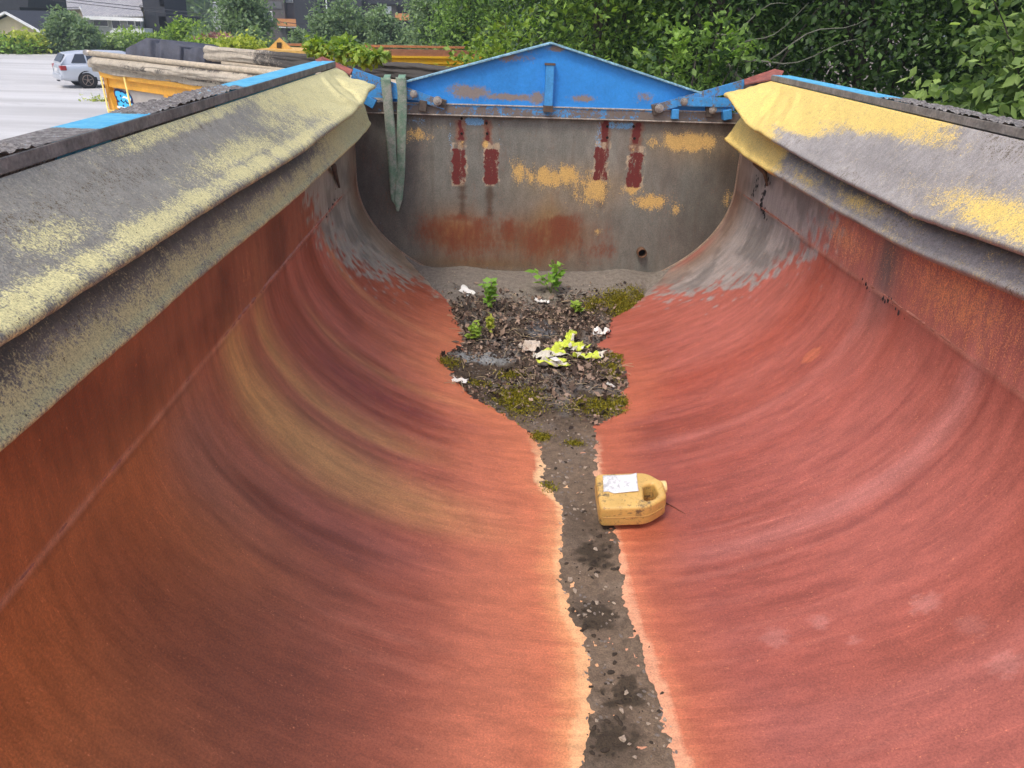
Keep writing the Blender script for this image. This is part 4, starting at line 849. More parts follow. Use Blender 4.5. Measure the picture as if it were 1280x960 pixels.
obj('cap', np.concatenate(V_), gridf(len(pr), n, True), CAPM, can, smooth=False)
nu, nv = 16, 12; U, W_ = np.meshgrid(np.linspace(0, 1, nu), np.linspace(0, 1, nv), indexing='ij')
lx = .022+.122*U+.006*W_; ly = .070+.100*W_+.008*U*(1-W_)-.014*ss(.3, .1, U)*(1-W_)*-1
lz = Hh/2+.0015+.006*ss(.8, 1, U)*ss(.5, 1, W_)+.002*fbm(U*4, W_*4, 3)+.004*ss(.2, 0, W_)*U
LABM = wear('peeling_paper_label', lin((222, 222, 224)), [('dirt', lin((168, 168, 168)), 22, .2)], rough=.7, grain=.08, gs=120, med=.08, ms=30, bump=.3)
obj('paper_label', np.stack([lx, ly, lz], -1), gridf(nu, nv), LABM, can, attrs={'dirt': U*0+.30}, smooth=True, thick=.0012)
me = b_.data; at = me.attributes.new('dirt', 'FLOAT', 'POINT'); co_ = np.zeros(len(me.vertices)*3); me.vertices.foreach_get('co', co_); co_ = co_.reshape(-1, 3)
at.data.foreach_set('value', .20+.10*(np.abs(co_[:, 2]) > Hh/2-.02))
pc0 = onz(748, 655, 1.60)
can.location = (pc0[0]-.0, pc0[1]-.012, EYE-1.615+Hh/2+.004); can.rotation_euler = (R(9), R(-4), R(-1))
# ------------------------------------------------------------------ neighbouring containers
YELC = wear('orange_yellow_container', (.72, .36, .045), [('rust', lin((140, 90, 50)), 30, .1)], rough=.5, grain=.1, gs=60, med=.12, ms=8, bump=.1)
GREYP = simple('grey_panel', lin((168, 162, 156)), .6, var=.10, sc=5); GTARP = wear('grimy_pale_tarp', lin((168, 158, 142)), [('dirt', lin((74, 70, 66)), 24, .16)], rough=.8, grain=.22, gs=60, med=.2, ms=9, bump=.4, bd=.01)
DTARP = wear('dark_grey_tarp', lin((72, 74, 84)), rough=.7, grain=.2, gs=40, med=.25, ms=6, bump=.4, bd=.02)
POLE = simple('pale_rusty_pole', lin((178, 164, 142)), .6, var=.25, sc=20, bump=.2)
def frame_of(pa, pb, D):
    A, B = onz(*pa, D), onz(*pb, D); e = B-A; L = np.linalg.norm(e); e /= L; nrm = np.array([-e[1], e[0], 0]); nrm = nrm if nrm[1] > 0 else -nrm
    return A, e, nrm, L                                   # nrm points away from us
A, e, nb_, L = frame_of((116, 66), (505, 106), .62)
cont = empty('tarped_container', (A[0], A[1], 0)); tag(cont, 'orange yellow container with grey side panels and pale tarp roll, beside the left rail', 'container')
def C3(t, h, w_=0): return A+e*t+nb_*w_+np.array([0, 0, -h])-np.array([A[0], A[1], 0])
Lc = L+1.2; Dp = 2.2
def cbox(m, t0, t1, h0, h1, w0, w1, rake=0):
    P = [C3(t0+rake*(h0), h0, w0), C3(t1, h0, w0), C3(t1, h1, w0), C3(t0+rake*h1, h1, w0)]; m.prism(P, nb_*(w1-w0)); return m
RK = .42
cbox(MB(), .10, Lc, .43, 1.7, .06, Dp-.06, RK).build('panel', GREYP, cont)
m = MB(); cbox(m, .02, Lc, .22, .30, -.03, Dp, RK); cbox(m, .06, Lc, .302, .42, .02, .058, RK); m.build('top_rail', YELC, cont, attrs=None)
m = MB(); cbox(m, .03, .24, .305, 1.7, .0, .059, RK); m.build('corner_post', YELC, cont)
for t in np.arange(1.62, Lc-.3, 1.15):
    cbox(MB(), t, t+.10, .421, 1.7, .005, .058).build('side_post', YELC, cont); cbox(MB(), t+.101, t+.125, .421, 1.7, .03, .0585).build('post_web', simple('dark_yellow_shadow_paint', (.40, .22, .04), .6), cont)
m = MB(); cbox(m, .25, Lc, 1.70, 1.85, .1, Dp-.1); cbox(m, .8, 1.0, 1.85, 2.68, .3, .5); cbox(m, .8, 1.0, 1.85, 2.68, Dp-.5, Dp-.3); cbox(m, Lc-1, Lc-.8, 1.85, 2.68, .3, .5); cbox(m, Lc-1, Lc-.8, 1.85, 2.68, Dp-.5, Dp-.3); m.build('base_frame', YELC, cont)
lad = empty('ladder'); lad.parent = cont
m = MB(); l1 = [C3(.22, .28, -.06), C3(.32, 1.5, -.05)]; l2 = [C3(.84, .25, -.06), C3(.96, 1.5, -.05)]
PY = simple('pale_yellow_tube', lin((236, 206, 120)), .5)
m.tube(l1, .013, 8); m.tube(l2, .013, 8)
for k in (.36, .64, .92): a = np.array(l1[0])*(1-k)+np.array(l1[1])*k; b = np.array(l2[0])*(1-k)+np.array(l2[1])*k; m.tube([a, b], .012, 8)
bpy.data.objects.remove(lad); m.build('ladder', PY, cont, smooth=True)
# graffiti piece on the panel: bubble shapes
def bub(m, t0, h0, pts, w_, sc=1.55): m.prism([C3(t0+x*sc, h0-y*sc, w_) for x, y in pts], nb_*-.002)
GB, GW, GD = simple('spray_sky_blue', lin((70, 190, 240)), .5, var=.05), simple('spray_white', lin((240, 245, 250)), .5, var=.03), simple('spray_dark_blue', lin((30, 36, 90)), .5, var=.05)
def ring(cx, cy, rx, ry, n=14, k=.12, s=0): return [(cx+rx*math.cos(a)*(1+k*math.sin(3*a+s)), cy+ry*math.sin(a)*(1+k*math.sin(3*a+s))) for a in np.arange(n)/n*6.283]
m = MB(); t0, h0 = .30, .60
for cx, cy, rx, ry, s in ((.06, .05, .065, .055, 0), (.14, .045, .06, .05, 1), (.22, .04, .055, .05, 2), (.08, -.03, .07, .05, 1), (.17, -.035, .07, .05, 3), (.25, -.03, .05, .045, 0)): bub(m, t0, h0, ring(cx, cy, rx+.008, ry+.008, s=s), .055)
m.prism([C3(t0-.01, h0+.10, .055), C3(t0+.44, h0+.10, .055), C3(t0+.44, h0+.13, .055), C3(t0+.01, h0+.125, .055)], nb_*-.002)
gf = m.build('graffiti', GD, cont)
m = MB()
for cx, cy, rx, ry, s in ((.06, .05, .06, .05, 0), (.14, .045, .055, .045, 1), (.22, .04, .05, .045, 2), (.08, -.03, .065, .045, 1), (.17, -.035, .065, .045, 3), (.25, -.03, .045, .04, 0)): bub(m, t0, h0, ring(cx, cy, rx*.86, ry*.86, s=s), .0515)
m.build('blue_fill', GB, gf)
m = MB(); m.prism([C3(t0-.01, h0+.06, .0485), C3(t0+.44, h0+.07, .0485), C3(t0+.44, h0+.095, .0485), C3(t0-.01, h0+.09, .0485)], nb_*-.002); m.prism([C3(t0+.18, h0-.05, .0485), C3(t0+.24, h0-.085, .0485), C3(t0+.42, h0-.06, .0485), C3(t0+.40, h0-.03, .0485), C3(t0+.26, h0-.06, .0485)], nb_*-.002); m.build('white_fill', GW, gf)
m = MB()
for cx, cy in ((.05, .0), (.12, -.03), (.19, 0), (.1, .05), (.24, .02), (.02, .035)): bub(m, t0, h0, ring(cx, cy, .014, .009, 8), .0485)
m.build('dark_detail', GD, gf)['kind'] = 'stuff'
# tarp on the side: skirt, sagging roll, pole
def soft_side(name, Af, t0, t1, prof, mat, parent, seed, amp=.02, frame=None, n=120):
    """prof: list of (h, w) ; lofted along t with noise"""
    ts = np.linspace(t0, t1, n); rows = []
    hs = np.array(prof); k = np.linspace(0, len(hs)-1, len(hs)*5); hh = np.interp(k, np.arange(len(hs)), hs[:, 0]); ww = np.interp(k, np.arange(len(hs)), hs[:, 1])
    Tg, K = np.meshgrid(ts, np.arange(len(k)), indexing='ij'); nz1 = fbm(Tg*1.6, K*.25, seed, 4)-.5
    H = hh[K]+amp*nz1*1.2; Wv = ww[K]-amp*nz1*2
    P = np.array([0, 0, 0.])+Af(Tg, H, Wv)
    return obj(name, P, gridf(n, len(k)), mat, parent, attrs={'dirt': .18+.5*ss(.4, .7, fbm(Tg*1.2, K*.2, seed+4))*ss(0, L*.35, Tg)}, smooth=True, thick=.01, off=0)
Af = lambda T_, H, W_: (A-np.array([A[0], A[1], 0]))[None, None]+e*T_[..., None]+nb_*W_[..., None]-np.array([0, 0, 1.])*H[..., None]
soft_side('tarp', Af, -.04, Lc, [(.36, .30), (.04, .02), (.10, -.07), (.17, -.06), (.20, -.03), (.245, -.045)], GTARP, cont, 5, .03)
soft_side('tarp_roll', Af, .12, Lc, [(.03, .06), (.045, -.07), (.10, -.12), (.145, -.11), (.16, -.06), (.14, -.02)], GTARP, cont, 15, .03)
m = MB(); m.tube([C3(-.06, .0, -.06), C3(L*.5, .012, -.06), C3(Lc, .0, -.06)], .034, 12); m.build('roll_pole', POLE, cont, smooth=True)
m = MB(); m.tube([C3(-.08, .0, -.06), C3(.06, .0, -.06)], .039, 12); m.build('pole_cap', STEEL, cont, smooth=True)
MB().prism([C3(.2, .40, .08), C3(Lc, .40, .08), C3(Lc, .41, Dp-.08), C3(.2, .41, Dp-.08)], (0, 0, -.02)).build('tarp_top', simple('pale_grimy_tarp_top', lin((150, 140, 124)), .8, var=.2, sc=4, bump=.3), cont)
# second container behind: dark tarp hump and long pale tarp side
A2, e2, n2, L2 = frame_of((255, 57), (556, 82.5), .66)
c2 = empty('tarped_container', (A2[0], A2[1], 0)); tag(c2, 'container with a long pale stained tarp side and dark tarp hump at its left end', 'container')
def C3b(t, h, w_=0): return e2*t+n2*w_+np.array([0, 0, A2[2]-h])
Bf = lambda T_, H, W_: np.array([0, 0, A2[2]])[None, None]+e2*T_[..., None]+n2*W_[..., None]-np.array([0, 0, 1.])*H[..., None]
t2 = soft_side('tarp', Bf, 0, L2+1.5, [(.45, .2), (.0, .02), (.05, -.03), (.10, -.02), (.16, -.03), (.22, -.02), (.25, .03)], GTARP, c2, 25, .03)
dd = np.linspace(0, L2+1.5, 120); dt = np.repeat(.14+.85*ss(.9, 2.8, dd+.9*(vn(dd*3, dd*0, 3)-.5)), 35); t2.data.attributes['dirt'].data.foreach_set('value', dt)
m = MB(); m.prism([C3b(-.1, .32, .06), C3b(L2+1.5, .32, .06), C3b(L2+1.5, 1.9, .06), C3b(.3, 1.9, .06)], n2*2.1); m.build('body', YELC, c2)
for t_ in (.8, L2): MB().prism([C3b(t_, 1.9, .3), C3b(t_+.2, 1.9, .3), C3b(t_+.2, A2[2], .3), C3b(t_, A2[2], .3)], n2*1.5).build('leg', YELC, c2)
MB().prism([C3b(0, .28, .10), C3b(L2+1.5, .28, .10), C3b(L2+1.5, .29, 2.1), C3b(0, .29, 2.1)], (0, 0, -.02)).build('tarp_top', DTARP, c2)
m = MB(); m.tube([C3b(.6, .27, -.03), C3b(L2*.5, .28, -.03), C3b(L2+1.5, .27, -.03)], .035, 10); m.build('roll_pole', POLE, c2, smooth=True)
# dark tarped hump
hp = [(158, 61), (170, 54), (184, 47), (197, 56), (203, 49), (226, 58), (233, 64), (243, 58), (256, 62)]
Yh = A2[1]+.4; Pt = np.array([ony(*p, Yh) for p in hp]); n = len(Pt)
m = MB(); lowz = 1.9
top_ = Pt; back = Pt+np.array([.4, 1.6, -.12]); low = Pt.copy(); low[:, 2] = lowz; mid_ = Pt*.6+low*.4+np.array([0, -.12, 0])
allp = np.stack([low, mid_, top_, back, back*[1, 1, 0]+[0, 0, lowz]], 1)
tt_ = np.linspace(0, n-1, 60); fine = np.stack([[np.interp(tt_, np.arange(n), allp[:, j, k]) for k in range(3)] for j in range(5)], 0).transpose(2, 0, 1)
fine[:, 1:4, 1] += .10*(vn(tt_*2.2, tt_*0, 4)[:, None]-.5)
o = obj('dark_tarp', fine-np.array([A2[0], A2[1], 0]), gridf(60, 5), DTARP, c2, smooth=False, thick=.02)
# brown rimmed yellow container
BRN = simple('brown_red_rim', lin((160, 112, 84)), .6, var=.15, sc=10); YEL3 = simple('strong_yellow_side', (.80, .48, .03), .45, var=.08)
c3 = empty('yellow_container', tuple(np.array([*onz(370, 60, .72)[:2], 0]))); tag(c3, 'yellow container with a brown rim, half hidden by the bright green shrub', 'container')
a, b = onz(366, 59.5, .70), onz(630, 63.5, .70); ee = (b-a)/np.linalg.norm(b-a); nn3 = np.array([-ee[1], ee[0], 0]); O3 = np.array(c3.location)
def q3(m, h0, h1, w0, w1, t0=0, t1=0): m.prism([a+[0, 0, -h0]+nn3*w0+ee*t0-O3, b+[0, 0, -h0]+nn3*w0+ee*t1-O3, b+[0, 0, -h1]+nn3*w0+ee*t1-O3, a+[0, 0, -h1]+nn3*w0+ee*t0-O3], nn3*(w1-w0)); return m
q3(MB(), 0, .03, 0, .06).build('top_rim', BRN, c3); q3(MB(), .03, .13, -.02, .1, .05).build('brown_band', BRN, c3); q3(MB(), .13, .17, -.05, .1, .1).build('ledge', YEL3, c3)
q3(MB(), .17, 1.8, .0, 2.2, .1).build('body', YEL3, c3); q3(MB(), .25, .28, -.03, -.002, .1).build('side_rib', YEL3, c3)
q3(MB(), 0, .05, 2.1, 2.2).build('far_rim', BRN, c3); q3(MB(), 1.8, 2.6, .3, 2.0, .6, -.6).build('base', BRN, c3)
# orange skip with small gable end
c4 = empty('yellow_hopper', tuple(np.array([*ony(345, 60, 15.5)[:2], 0]))); tag(c4, 'low yellow orange hopper with a small gable end peeking over the pale tarp', 'hopper'); O4 = np.array(c4.location)
OR4 = simple('orange_yellow_faded', (.60, .36, .10), .6, var=.15)
Yg4 = 15.5; P = [ony(334, 62, Yg4), ony(349, 47, Yg4), ony(366, 62, Yg4)]
P = [P[0]*[1, 1, 0]+[0, 0, P[0][2]-.6], P[0], P[1], P[2], P[2]*[1, 1, 0]+[0, 0, P[2][2]-.6]]
MB().prism([p-O4 for p in P], (0, .05, 0)).build('gable_end', OR4, c4)
pz = [ony(346, 53, Yg4-.01), ony(352, 53, Yg4-.01), ony(352, 60, Yg4-.01), ony(346, 60, Yg4-.01)]; MB().prism([p-O4 for p in pz], (0, -.004, 0)).build('opening', simple('dark_brown_opening', (.05, .035, .02), .9), c4)
P0, P1 = ony(320, 61.5, 15.2), ony(470, 67, 14.0)
MB().prism([P0-O4, P1-O4, P1-O4-[0, 0, 1.8], P0-O4-[0, 0, 1.8]], (.1, 1.3, 0)).build('body', OR4, c4)
m = MB(); m.box(tuple(P0-O4+[.3, .2, -P0[2]]), tuple(P1-O4+[-.3, .9, -P1[2]+.9])); m.build('base', OR4, c4)
# ------------------------------------------------------------------ vines and weeds
def bush(name, c, rad, nclu, per, leaf, mat, label, cat, seed, group=None, gap=.25, shell=.3, stems=True, asp=.6):
    e_ = empty(name, (c[0], c[1], max(c[2]-rad[2], GZ))); tag(e_, label, cat, group)
    K, P, out, tint = crown_points((0, 0, c[2]-e_.location[2]), rad, nclu, per, seed, .22, gap, shell); ok = P[:, 2]+e_.location[2] > .03
    P, out, tint = P[ok], out[ok], tint[ok]; v, f = leaves(P, leaf, seed, out*.5, aspect=asp); obj('foliage', v, f, mat, e_, attrs={'tint': np.repeat(tint, 5)})
    if stems:
        m = MB()
        for k in K[:10]: m.tube([(0, 0, -.0), k*.5+[0, 0, .05], k], [.02*rad[0], .014*rad[0], .006], 5)
        m.build('stem', BARK, e_)
    return e_
for k, (p, Y, rd) in enumerate((((402, 58), 12.0, (.28, .22, .10)), ((432, 60), 11.6, (.32, .25, .13)), ((462, 68), 11.2, (.24, .2, .09)))):
    bush('creeping_vine', ony(*p, Y), rd, 40, 9, .10, LM_LIGHT, ['light green vine sprouting furthest left over the pale tarped container', 'tallest light green vine sprouting over the pale tarped container', 'light green vine nearest the left rail end, over the tarped container'][k], 'vine', 500+k, None, stems=False)
bush('roadside_weed', ony(128, 127, 31), (.9, .5, .18), 60, 10, .10, LM_YEL, 'straggly yellowish weeds growing in the gravel beside the container', 'weeds', 520, None)
# ------------------------------------------------------------------ far shrubs, hedge, birches
def at_ground(px, py): return onz(px, py, EYE)
hedge = [((5, 67), (2.6, 1.5, 1.4), LM_MID, 'dark green hedge shrub in front of the red garage door, leftmost'), ((24, 67), (1.9, 1.3, 1.9), LM_YEL, 'yellow flowering shrub in front of the garage'),
         ((50, 66.5), (2.2, 1.3, 1.3), LM_GREY, 'grey green shrub right of the yellow flowering shrub'), ((70, 66), (2.0, 1.3, 1.7), LM_OLIVE, 'low olive shrub behind the silver car'),
         ((95, 65), (2.3, 1.4, 1.6), LM_GREY, 'grey green shrub below the cream house gable'), ((120, 65), (2.2, 1.4, 1.7), LM_OLIVE, 'olive shrub below the house porch'),
         ((160, 64), (2.3, 1.6, 2.1), LM_LIGHT, 'lush light green shrub in front of the house porch'), ((190, 64), (1.8, 1.4, 1.4), LM_MID, 'mid green shrub right of the house porch')]
for i, (p, rd, mt, lab) in enumerate(hedge):
    g = at_ground(p[0], p[1]); bush('hedge_shrub', (g[0], g[1]+1, rd[2]*.26), (rd[0], rd[1], rd[2]*.40), 130, 16, .32, mt, lab, 'shrub', 540+i)
def px_tree(name, px, Y, ytop, wpx, mat, label, seed, leaf=.3, nclu=200, per=16, grp=None, gap=.3, tr=.12, base=0.):
    g = ony(px, ytop, Y); h = g[2]+.3-base; w_ = wpx/F*Y*.55/math.cos(PITCH)
    return tree(name, (g[0], g[1], base), h, (w_, w_, h*.5), nclu, per, leaf, mat, label, 'tree' if h > 3.4 else 'shrub', seed, grp, .53, spread=.18, gap=gap, shell=.25, limbs=6, tr=tr)
px_tree('round_shrub', 229, 52, 32, 36, LM_LIGHT, 'round bright green shrub right of the dark annex', 600, .28, 240, 18)
px_tree('blue_green_tree', 76, 61, 18, 30, LM_GREY, 'blue green tree between the garage and the cream house', 601, .3, 220, 16)
px_tree('small_tree', 103, 60, 33, 24, LM_GREY, 'small grey green tree in front of the cream house', 602, .3, 160, 16)
px_tree('birch', 300, 44, -26, 44, LM_GREY, 'tall pale birch left of the apartment block', 603, .22, 420, 20, None, .3, .15)
px_tree('willow_shrub', 268, 44, 40, 46, LM_GREY, 'grey green willow shrub at the foot of the tall birch', 604, .22, 200, 16)
px_tree('willow_shrub', 318, 42, 46, 40, LM_GREY, 'grey green willow shrub in front of the apartment block windows', 605, .22, 200, 16)
for i, (px, yt, wp) in enumerate(((404, 6, 28), (432, 2, 32), (458, 18, 22), (478, 14, 28), (506, 40, 34), (376, 46, 24))):
    px_tree('screen_tree', px, 46+(i % 3), yt, wp, LM_GREY, ['bushy grey green tree just right of the orange balconies', 'tallest bushy tree in front of the dark apartment block', 'narrow pale tree fourth from the orange balconies', 'conical tree in front of the right apartment block', 'low round tree beside the bright shrub', 'dark low tree beneath the orange balcony'][i], 620+i, .22, 240, 16, None)
px_tree('tall_birch', 548, 34, -60, 60, LM_GREY, 'tall grey green birch left of the bright shrub', 640, .16, 600, 22, None, .3, .2)
px_tree('tall_birch', 590, 30, -60, 70, LM_MID, 'tall green tree directly behind the bright shrub', 641, .16, 520, 22, None, .3, .2)
bush('pink_shrub', ony(272, 51, 27), (.55, .5, .22), 60, 14, .14, LM_PINK, 'pinkish flowering shrub behind the pale tarped container', 'shrub', 650)
bush('yellow_shrub', ony(295, 56, 24), (.9, .5, .17), 90, 14, .12, LM_YEL, 'yellow green flowering shrub behind the pale tarped container', 'shrub', 651)
bush('yellow_shrub', ony(255, 56, 25), (.5, .5, .13), 50, 14, .12, LM_LIGHT, 'light green weedy shrub left of the pink flowering shrub', 'shrub', 652)

# ------------------------------------------------------------------ buildings
CREAM = simple('cream_siding', (.62, .52, .34), .8, var=.06, sc=2); REDW = simple('red_brown_door', (.22, .07, .055), .7, var=.1, sc=3)
WHT = simple('white_trim', (.75, .75, .74), .6, var=.04); DKW = simple('dark_cladding', (.028, .030, .038), .7, var=.15, sc=3); GLS = simple('window_glass', (.03, .035, .045), .1, var=.05, spec=.8)
SHG = Mat('grey_shingle', .85)
bt_ = SHG.n('TexBrick'); SHG.l(SHG.coord(None, (1, 1, 1)), bt_.inputs[0]); bt_.inputs['Scale'].default_value = 2.2; bt_.inputs['Color1'].default_value = V((.28, .28, .30)); bt_.inputs['Color2'].default_value = V((.40, .39, .40)); bt_.inputs['Mortar'].default_value = V((.13, .13, .14)); bt_.inputs['Mortar Size'].default_value = .03
SHG.l(bt_.outputs[0], SHG.b.inputs['Base Color'])
LGREY = simple('light_grey_wall', (.36, .36, .34), .8, var=.06, sc=2)
def P2(px, py, Y): return ony(px, py, Y)
def wallq(m, pts, Y, d, O_): m.prism([P2(*p, Y)-O_ for p in pts], (0, d, 0)); return m
def toground(p, Y): g = P2(*p, Y); return g
def building(name, px, Y, label, cat='house'): g = P2(px, 40, Y); e_ = empty(name, (g[0], Y, 0)); tag(e_, label, cat); return e_, np.array([g[0], Y, 0.])
gar, GO = building('garage', 12, 66, 'cream garage with white gable trim and a red brown door, far left', 'garage')
Yg_ = 66
def gp(px, py): return P2(px, py, Yg_)-GO
apx, le, re_ = gp(11, 17.5), gp(-40, 42), gp(60, 43)
dep_ = 7
low_ = lambda p: np.array([p[0], p[1], 0])
MB().prism([low_(gp(-34, 40)), low_(gp(54, 40)), gp(54, 42), apx-[0, 0, .1], gp(-34, 40)], (0, dep_, 0)).build('wall', CREAM, gar)
MB().box((gp(-20, 45)[0], -.06, 0), (gp(53, 45)[0], -.003, gp(30, 47)[2])).build('door', REDW, gar)
MB().box((gp(-28, 45)[0], -.08, gp(30, 46.5)[2]+.02), (gp(54, 45)[0], -.003, gp(30, 44)[2])).build('trim_board', WHT, gar)
m = MB(); m.bar(apx+[0, -.4, .1], re_+[0, -.4, .0], .15, .32, (0, 1, 0)); m.bar(le+[0, -.4, 0], apx+[0, -.4, .1], .15, .32, (0, 1, 0)); m.build('bargeboard', WHT, gar)
m = MB(); m.prism([apx+[0, -.35, .25], re_+[0, -.35, .12], re_+[0, -.35, -.02], apx+[0, -.35, .1]], (0, dep_+.7, 0)); m.prism([le+[0, -.35, .12], apx+[0, -.35, .25], apx+[0, -.35, .1], le+[0, -.35, -.02]], (0, dep_+.7, 0)); m.build('roof', DKW, gar)
dk, DO = building('dark_house', 15, 80, 'near black modern house behind the garage, top left corner')
MB().prism([P2(-70, -30, 80)-DO, P2(35, -30, 80)-DO, P2(35, 9, 80)-DO, P2(24, 9, 80)-DO, P2(27, 23, 80)-DO, (P2(27, 23, 80)-DO)*[1, 1, 0], (P2(-70, 23, 80)-DO)*[1, 1, 0]], (0, 8, 0)).build('wall', DKW, dk)
MB().box(tuple(P2(-70, -33, 80)-DO-[0, .4, 0]), tuple(P2(37, -30.5, 80)-DO+[0, 8.4, 0])).build('roof', DKW, dk)
for wpx in ((-40, -20), (-5, 10)): MB().box(tuple(P2(wpx[0], -18, 80)-DO-[0, .05, 0]), tuple(P2(wpx[1], -5, 80)-DO-[0, .003, 0])).build('window', GLS, dk)
sh, SO_ = building('shed', 48, 72, 'low dark roofed shed between the garage and the blue green tree', 'shed')
MB().prism([P2(28, 24, 72)-SO_, P2(60, 25, 72)-SO_, P2(66, 40, 72)-SO_, P2(45, 41, 72)-SO_], (0, 5, 0)).build('roof', DKW, sh)
MB().box(tuple((P2(50, 42, 72)-SO_)*[1, 0, 0]+[0, .5, 0]), tuple(P2(75, 41, 72)-SO_+[0, 4, 0])).build('wall', DKW, sh)
# the cream house
Yh_ = 72; ho, HO = building('cream_house', 130, Yh_, 'cream two storey house with a grey shingle roof and a porch')
def hp_(px, py, dy=0): return P2(px, py, Yh_+dy)-HO
MB().prism([low_(hp_(88, 30)), low_(hp_(187, 30)), hp_(187, 9), hp_(174, 8), hp_(88, 10)], (0, 8, 0)).build('wall', CREAM, ho)
m = MB(); m.prism([hp_(84, 12, -.5), hp_(188, 9, -.5), hp_(184, -22, 3.5), hp_(80, -22, 3.5)], (0, .05, .18)); m.prism([hp_(80, -22, 3.6), hp_(184, -22, 3.6), hp_(190, 0, 9), hp_(86, 0, 9)], (0, .05, .18)); m.build('roof', SHG.m, ho)
MB().prism([low_(hp_(109, 30, -1.8)), low_(hp_(176, 30, -1.8)), hp_(176, 24, -1.8), hp_(108, 24.5, -1.8)], (0, 1.79, 0)).build('bay_wall', LGREY, ho)
MB().prism([hp_(104, 22, -2.6), hp_(179, 20.5, -2.6), hp_(172, 5, .1), hp_(99, 6, .1)], (0, .05, .14)).build('porch_roof', SHG.m, ho)
MB().box(tuple(hp_(104, 24.2, -2.7)), tuple(hp_(179, 22.4, -2.5)+[0, .05, 0])).build('eave_board', WHT, ho)
for (x0, x1, y0, y1) in ((118, 134, 26, 32), (141, 149, 26, 35), (160, 167, 26, 31), (170, 175, 26, 33)):
    f_ = MB().box(tuple(hp_(x0-.7, y1+.7, -1.85)), tuple(hp_(x1+.7, y0-.7, -1.81))).build('window', WHT, ho); MB().box(tuple(hp_(x0, y1, -1.9)), tuple(hp_(x1, y0, -1.86))).build('pane', GLS, f_)
MB().prism([low_(hp_(128, 45, -3.6)), low_(hp_(180, 45, -3.6)), hp_(180, 36, -3.6), hp_(142, 36, -3.6), hp_(128, 45, -3.6)], (0, 1.7, 0)).build('stair_wall', WHT, ho)
MB().bar(hp_(100, 8, -1), hp_(110, 28, -1), .1, .25, (0, 1, 0)).build('bargeboard', WHT, ho)
an, AO = building('dark_annex', 200, 70.5, 'black stepped modern building at the right end of the cream house')
m = MB(); 
for x0, x1, y0, y1 in ((184, 200, -30, 42), (200.2, 203, -10, 8), (200.2, 222, 21, 36), (200.2, 214, 36.1, 45)): a_, b_2 = P2(x0, y1, 70.5)-AO, P2(x1, y0, 70.5)-AO; m.box(tuple(a_), tuple(b_2+[0, 5, 0]))
m.build('wall', DKW, an); MB().box(tuple((P2(184, 42, 70.5)-AO)*[1, 0, 0]+[0, .2, 0]), tuple(P2(213, 44, 70.5)-AO+[0, 4.8, 0])).build('plinth', DKW, an)
MB().box(tuple(P2(187, 20, 70.5)-AO-[0, .05, 0]), tuple(P2(194, 12, 70.5)-AO-[0, .003, 0])).build('window', GLS, an)
# apartment blocks
BRK = simple('grey_brown_brick', (.10, .09, .085), .8, var=.2, sc=6); ORB = simple('orange_balcony', (.58, .25, .09), .6, var=.1)
ab, BO_ = building('apartment_block', 400, 88, 'dark apartment block with one orange balcony, behind the row of trees', 'apartment block')
def bb(root, O_, name, x0, y0, x1, y1, mat, y_, d, ground_=False, parent=None):
    a_, b_2 = P2(x0, y1, y_)-O_, P2(x1, y0, y_)-O_
    if ground_: a_ = a_*[1, 1, 0]
    return MB().box(tuple(a_), tuple(b_2+[0, d, 0])).build(name, mat, parent or root)
bb(ab, BO_, 'wall', 322, -30, 352, 37, BRK, 88, 9, True); bb(ab, BO_, 'dark_wall', 352.3, -30, 371, 45, simple('mid_grey_cladding', (.07, .07, .08), .8, var=.1), 89, 8, True); bb(ab, BO_, 'tower', 371.3, -60, 392, 45, DKW, 87.5, 10, True); bb(ab, BO_, 'wing', 392.3, -40, 450, 45, DKW, 89, 8, True)
bb(ab, BO_, 'roof', 320, -33, 372, -30.5, DKW, 87.5, 10)
bb(ab, BO_, 'cladding_band', 322, 2, 352, 10, simple('grey_band', (.12, .12, .125), .8, var=.1), 87.93, .06)
f_ = bb(ab, BO_, 'window', 330, 14, 340, 25, WHT, 87.9, .08); bb(ab, BO_, 'pane', 331, 15, 339, 24, GLS, 87.86, .03, parent=f_)
bb(ab, BO_, 'balcony', 347, 24, 370, 33, ORB, 87.5, 1.2); bb(ab, BO_, 'balcony_slab', 347, 33.2, 370, 34.5, WHT, 87.5, 1.4)
f_ = bb(ab, BO_, 'window', 350, -2, 366, 3, WHT, 88.9, .08); bb(ab, BO_, 'pane', 351, -1.5, 365, 2.5, simple('sky_lit_glass', (.30, .34, .38), .15, spec=.8), 88.86, .03, parent=f_)
a2, AO2 = building('apartment_block', 480, 90, 'dark apartment block with a small white window, behind trees left of the tall birch', 'apartment block')
bb(a2, AO2, 'wall', 452, -30, 494, 45, BRK, 90, 9, True); bb(a2, AO2, 'wing', 494.3, -50, 530, 45, DKW, 91, 8, True); bb(a2, AO2, 'cladding_band', 440, -2, 520, 4, DKW, 89.6, .35)
f_ = bb(a2, AO2, 'window', 481, 8, 489, 17, WHT, 89.9, .08); bb(a2, AO2, 'pane', 482, 9, 488, 16, simple('pale_glass', (.45, .48, .52), .2), 89.86, .03, parent=f_)
bb(a2, AO2, 'balcony', 494, 17, 511, 25, ORB, 89.6, 1.3); bb(a2, AO2, 'balcony', 437, 21, 452, 28, ORB, 89.6, 1.3)
lp_ = empty('lamp_post', tuple(np.array([P2(409, 20, 70)[0], 70, 0]))); tag(lp_, 'thin pale lamp post between the bushy trees', 'lamp post')
